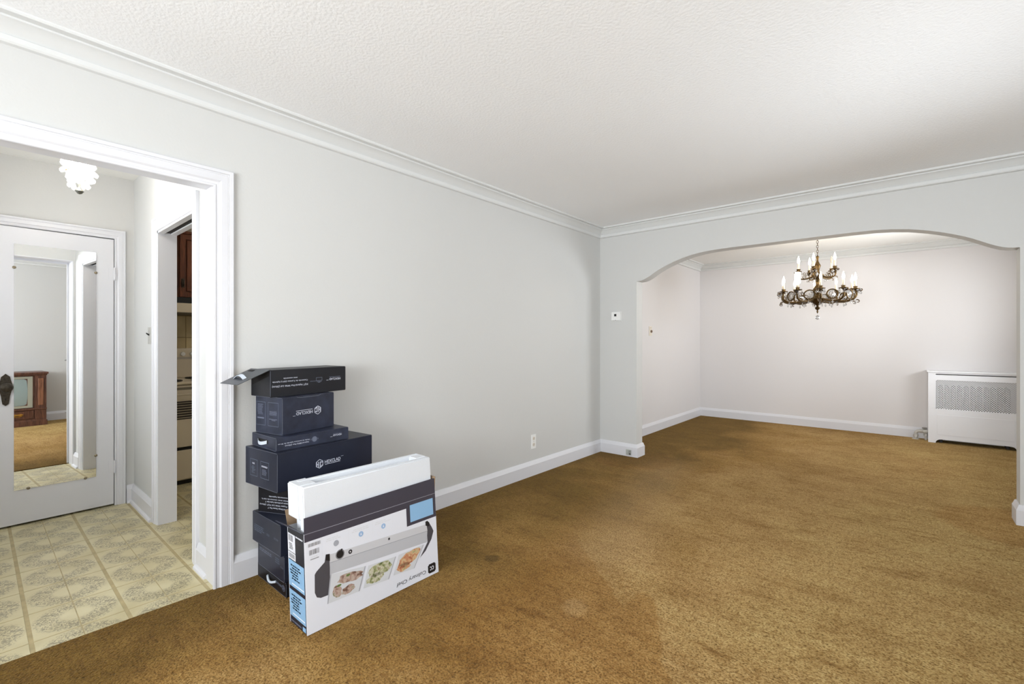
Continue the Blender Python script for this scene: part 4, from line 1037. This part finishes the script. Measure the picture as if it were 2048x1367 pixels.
# ------------------------------------------------------------------ kitchen seen through the doorway
ENA = mat('cream_enamel', (222, 210, 188), 0.3); 
st = thing('kitchen_stove', (-2.415, -3.28, 0), 'cream electric stove seen through the narrow kitchen doorway', 'stove')
sy0, sy1, sxf = -3.58, -2.98, -2.08
MB().bbox(XK + .03, sxf - .02, sy0, sy1, .03, .846, .006).build('body', ENA, st)
MB().bbox(XK + .03, sxf + .012, sy0, sy1, .846, .866, .006).build('cooktop', ENA, st)
for (x, y, r_) in ((-2.22, -3.42, .09), (-2.22, -3.14, .11), (-2.50, -3.42, .11), (-2.50, -3.14, .09)):
    bn = MB()
    for k in range(4): rr_ = r_ * (1 - k * .22); bn.tube([(x + rr_ * math.cos(2 * math.pi * i / 20), y + rr_ * math.sin(2 * math.pi * i / 20), .872) for i in range(20)], .006, 6, True)
    bn.build('burner', BLACKP, st, True)
bgd = MB().bbox(XK + .01, XK + .08, sy0, sy1, .866, 1.145, .008).build('backguard', ENA, st)
MB().box(XK + .08, XK + .083, sy0 + .10, sy0 + .26, 1.075, 1.112).build('clock_display', BLACKP, bgd)
MB().box(XK + .08, XK + .082, sy0 + .06, sy1 - .05, 1.040, 1.062).build('control_strip', mat('control_grey', (186, 178, 166), .4), bgd)
for i in range(4): autosmooth(MB().lathe((XK + .08, sy1 - .08 - .075 * i, 1.09), [(.02, 0), (.018, .018), (0, .02)], 12, 'x').build('control_knob', PLASTIC, bgd))
od = MB().bbox(sxf - .02, sxf, sy0 + .004, sy1 - .004, .315, .836, .005).build('oven_door', ENA, st)
MB().box(sxf, sxf + .002, sy0 + .05, sy1 - .05, .800, .822).build('vent_strip', mat('vent_grey', (126, 118, 104), .5), od)
MB().tube([(sxf + .03, sy0 + .05, .762), (sxf + .03, sy1 - .05, .762)], .010, 8).build('oven_handle', ENA, od, True)
MB().box(sxf + .0005, sxf + .0015, sy0 + .06, sy1 - .06, .550, .704).build('oven_window', mat('oven_glass', (52, 46, 40), .2), od)
for i in range(7): MB().box(sxf + .001, sxf + .006, sy0 + .06, sy1 - .06, .560 + .021 * i, .567 + .021 * i).build('slat', mat('slat_cream', (170, 158, 138), .4), od)
MB().box(sxf - .022, sxf - .010, sy0 + .004, sy1 - .004, .288, .315).build('drawer_gap', DARK, st)
MB().bbox(sxf - .02, sxf, sy0 + .004, sy1 - .004, .040, .288, .005).build('drawer', ENA, st)
MB().box(XK + .05, sxf - .04, sy0 + .01, sy1 - .01, -.008, .04).build('toe_kick', BLACKP, st)

rh = thing('range_hood', (-2.53, -3.28, 1.46), 'white range hood with a dark strip under the kitchen cabinet', 'range hood')
MB().bbox(XK + .01, -2.30, sy0, sy1, 1.468, 1.552, .006).build('hood_body', ENA, rh)
MB().box(XK + .01, -2.345, sy0 + .003, sy1 - .003, 1.552, 1.606).build('control_band', BLACKP, rh)
MB().box(XK + .03, -2.32, sy0 + .02, sy1 - .02, 1.462, 1.468).build('filter', mat('filter_grey', (110, 106, 100), .5, .5), rh)
kc = thing('wall_cabinet', (-2.58, -3.20, 1.61), 'brown wooden kitchen wall cabinet above the range hood', 'cabinet')
MB().box(XK + .005, -2.43, YK + .002, -2.70, 1.608, 2.20).build('cabinet_body', CABWOOD, kc)
MB().bbox(XK + .005, -2.405, YK + .002, -2.69, 2.19, 2.215, .004).build('cornice', CABWOOD, kc)
for k, (y0, y1) in enumerate(((-3.60, -3.325), (-3.295, -3.02), (-2.99, -2.715))):
    d_ = MB(); t = .045
    d_.box(-2.43, -2.412, y0, y0 + t, 1.615, 2.185).box(-2.43, -2.412, y1 - t, y1, 1.615, 2.185).box(-2.43, -2.412, y0 + t, y1 - t, 1.615, 1.615 + t).box(-2.43, -2.412, y0 + t, y1 - t, 2.185 - t, 2.185)
    dr = d_.build('cabinet_door', CABWOOD, kc)
    MB().bbox(-2.43, -2.418, y0 + t + .008, y1 - t - .008, 1.615 + t + .008, 2.185 - t - .008, .005).build('door_panel', CABWOOD, dr)
    yk = y1 - .022 if k == 0 else y0 + .022
    MB().bbox(-2.412, -2.406, yk - .012, yk + .012, 1.70, 1.78, .003).tube([(-2.406, yk, 1.71), (-2.39, yk, 1.725), (-2.39, yk, 1.755), (-2.406, yk, 1.77)], .004, 6).build('door_pull', BRASS_DK, dr)
# tiled splashback
sp_ = MB().box(XK, XK + .004, YK + .002, -1.9, .86, 1.62).build('wall_splashback', mat('splash_grout', (160, 142, 108), .7)); struct(sp_)
bt_ = MB().bbox(XK + .004, XK + .010, 0.002, .106, .002, .206, .002, 1); bme = mk('tile', bt_, mat('beige_wall_tile', (206, 188, 146), .25, var=.08, vscale=8))
for i in range(8):
    for j in range(4):
        if j * .208 + .86 + .2 > 1.62: continue
        o = bpy.data.objects.new('tile', bme); o.location = (0, -3.60 + .108 * i, .862 + .208 * j - .06 + .03); COL.objects.link(o); o.parent = sp_
# added lamp, out of view, to brighten the kitchen
kl = thing('added_kitchen_lamp', (-1.2, -2.3, 2.40), 'added round glass lamp, out of view, lighting the kitchen', 'ceiling light')
autosmooth(MB().lathe((-1.2, -2.3, 0), [(.12, 2.44), (.12, 2.425), (.10, 2.42)], 20).build('lamp_base', CHROME, kl))
autosmooth(MB().lathe((-1.2, -2.3, 0), [(.11, 2.425), (.12, 2.40), (.10, 2.365), (.05, 2.345), (0, 2.34)], 24).build('lamp_shade', mat('opal_glass', (255, 250, 240), .3, emit=(1, .93, .82), estr=30), kl))

# ------------------------------------------------------------------ console television reflected in the closet mirror
tv = thing('console_television', (3.35, -3.86, 0), 'old wooden console television by the right wall, seen in the mirror', 'television')
tx0, tx1, ty_0, ty_1 = 3.12, 3.53, -4.34, -3.40
MB().bbox(tx0 + .015, tx1, ty_0 + .01, ty_1 - .01, .09, .72, .004).build('cabinet_body', TVWOOD, tv)
MB().bbox(tx0 - .02, tx1, ty_0 - .02, ty_1 + .02, .735, .765, .006).bbox(tx0 - .008, tx1, ty_0 - .008, ty_1 + .008, .715, .737, .006).build('top', TVWOOD, tv)
MB().bbox(tx0 - .01, tx1, ty_0 - .01, ty_1 + .01, 0, .075, .005).bbox(tx0, tx1, ty_0, ty_1, .07, .095, .005).build('plinth', TVWOOD, tv)
MB().bbox(tx0 - .008, tx0 + .03, ty_0 - .004, ty_1 + .004, .225, .25, .006).build('shelf_moulding', TVWOOD, tv)
for y0, y1 in ((ty_0, ty_0 + .115), (ty_1 - .115, ty_1)):
    cm = MB().bbox(tx0, tx0 + .02, y0, y1, .25, .715, .003).build('pilaster', TVWOOD, tv)
    MB().bbox(tx0 - .008, tx0 + .002, y0 + .03, y1 - .03, .29, .675, .006, 3).build('raised_panel', wood('console_wood_light', (112, 72, 50), (152, 104, 76)) if 'cwl' not in MATS else MATS['cwl'], cm)
    MATS.setdefault('cwl', bpy.data.materials['console_wood_light'])
    MB().bbox(tx0, tx0 + .02, y0, y1, .095, .225, .003).build('plinth_block', TVWOOD, tv)
for y0, y1 in ((ty_0 + .13, -3.88), (-3.86, ty_1 - .13)):
    dw = MB().bbox(tx0 + .002, tx0 + .018, y0, y1, .105, .218, .005).build('drawer_front', TVWOOD, tv)
    yc_ = (y0 + y1) / 2
    hb = MB().tube([(tx0 - .002, yc_ - .05, .165), (tx0 - .018, yc_ - .045, .155), (tx0 - .02, yc_ - .02, .145), (tx0 - .02, yc_ + .02, .145), (tx0 - .018, yc_ + .045, .155), (tx0 - .002, yc_ + .05, .165)], .006, 6)
    hb.prism([(-.065, 0), (-.04, .018), (0, .012), (.04, .018), (.065, 0), (.04, -.016), (0, -.010), (-.04, -.016)], lambda a, c, t: (t, yc_ + a, .168 + c), tx0 - .002, tx0 + .002)
    hb.build('drawer_pull', BRASSB, dw)
BEZ = mat('screen_bezel', (176, 176, 160), .35, .3)
bz = MB(); by0, by1, bz0, bz1 = ty_0 + .14, ty_1 - .14, .262, .705
bz.box(tx0 + .006, tx0 + .02, by0, by0 + .05, bz0, bz1).box(tx0 + .006, tx0 + .02, by1 - .05, by1, bz0, bz1).box(tx0 + .006, tx0 + .02, by0 + .05, by1 - .05, bz0, bz0 + .03).box(tx0 + .006, tx0 + .02, by0 + .05, by1 - .05, bz1 - .03, bz1)
bz.build('screen_bezel', BEZ, tv)
sc = MB(); v = []; f = []; NY, NZ = 14, 12
for j in range(NZ + 1):
    for i in range(NY + 1):
        a = i / NY * 2 - 1; c = j / NZ * 2 - 1
        ra = a * (1 - .035 * c * c * 1.2); rc_ = c * (1 - .035 * a * a * 1.2)
        v.append((tx0 + .016 - .014 * (1 - .5 * (a * a + c * c)), (by0 + by1) / 2 + ra * (by1 - by0 - .10) / 2, (bz0 + bz1) / 2 + rc_ * (bz1 - bz0 - .06) / 2))
for j in range(NZ):
    for i in range(NY): k = j * (NY + 1) + i; f.append((k, k + 1, k + NY + 2, k + NY + 1))
sc.add(v, f).build('screen', mat('tv_glass', (150, 166, 164), .12, spec=.6), tv, True)
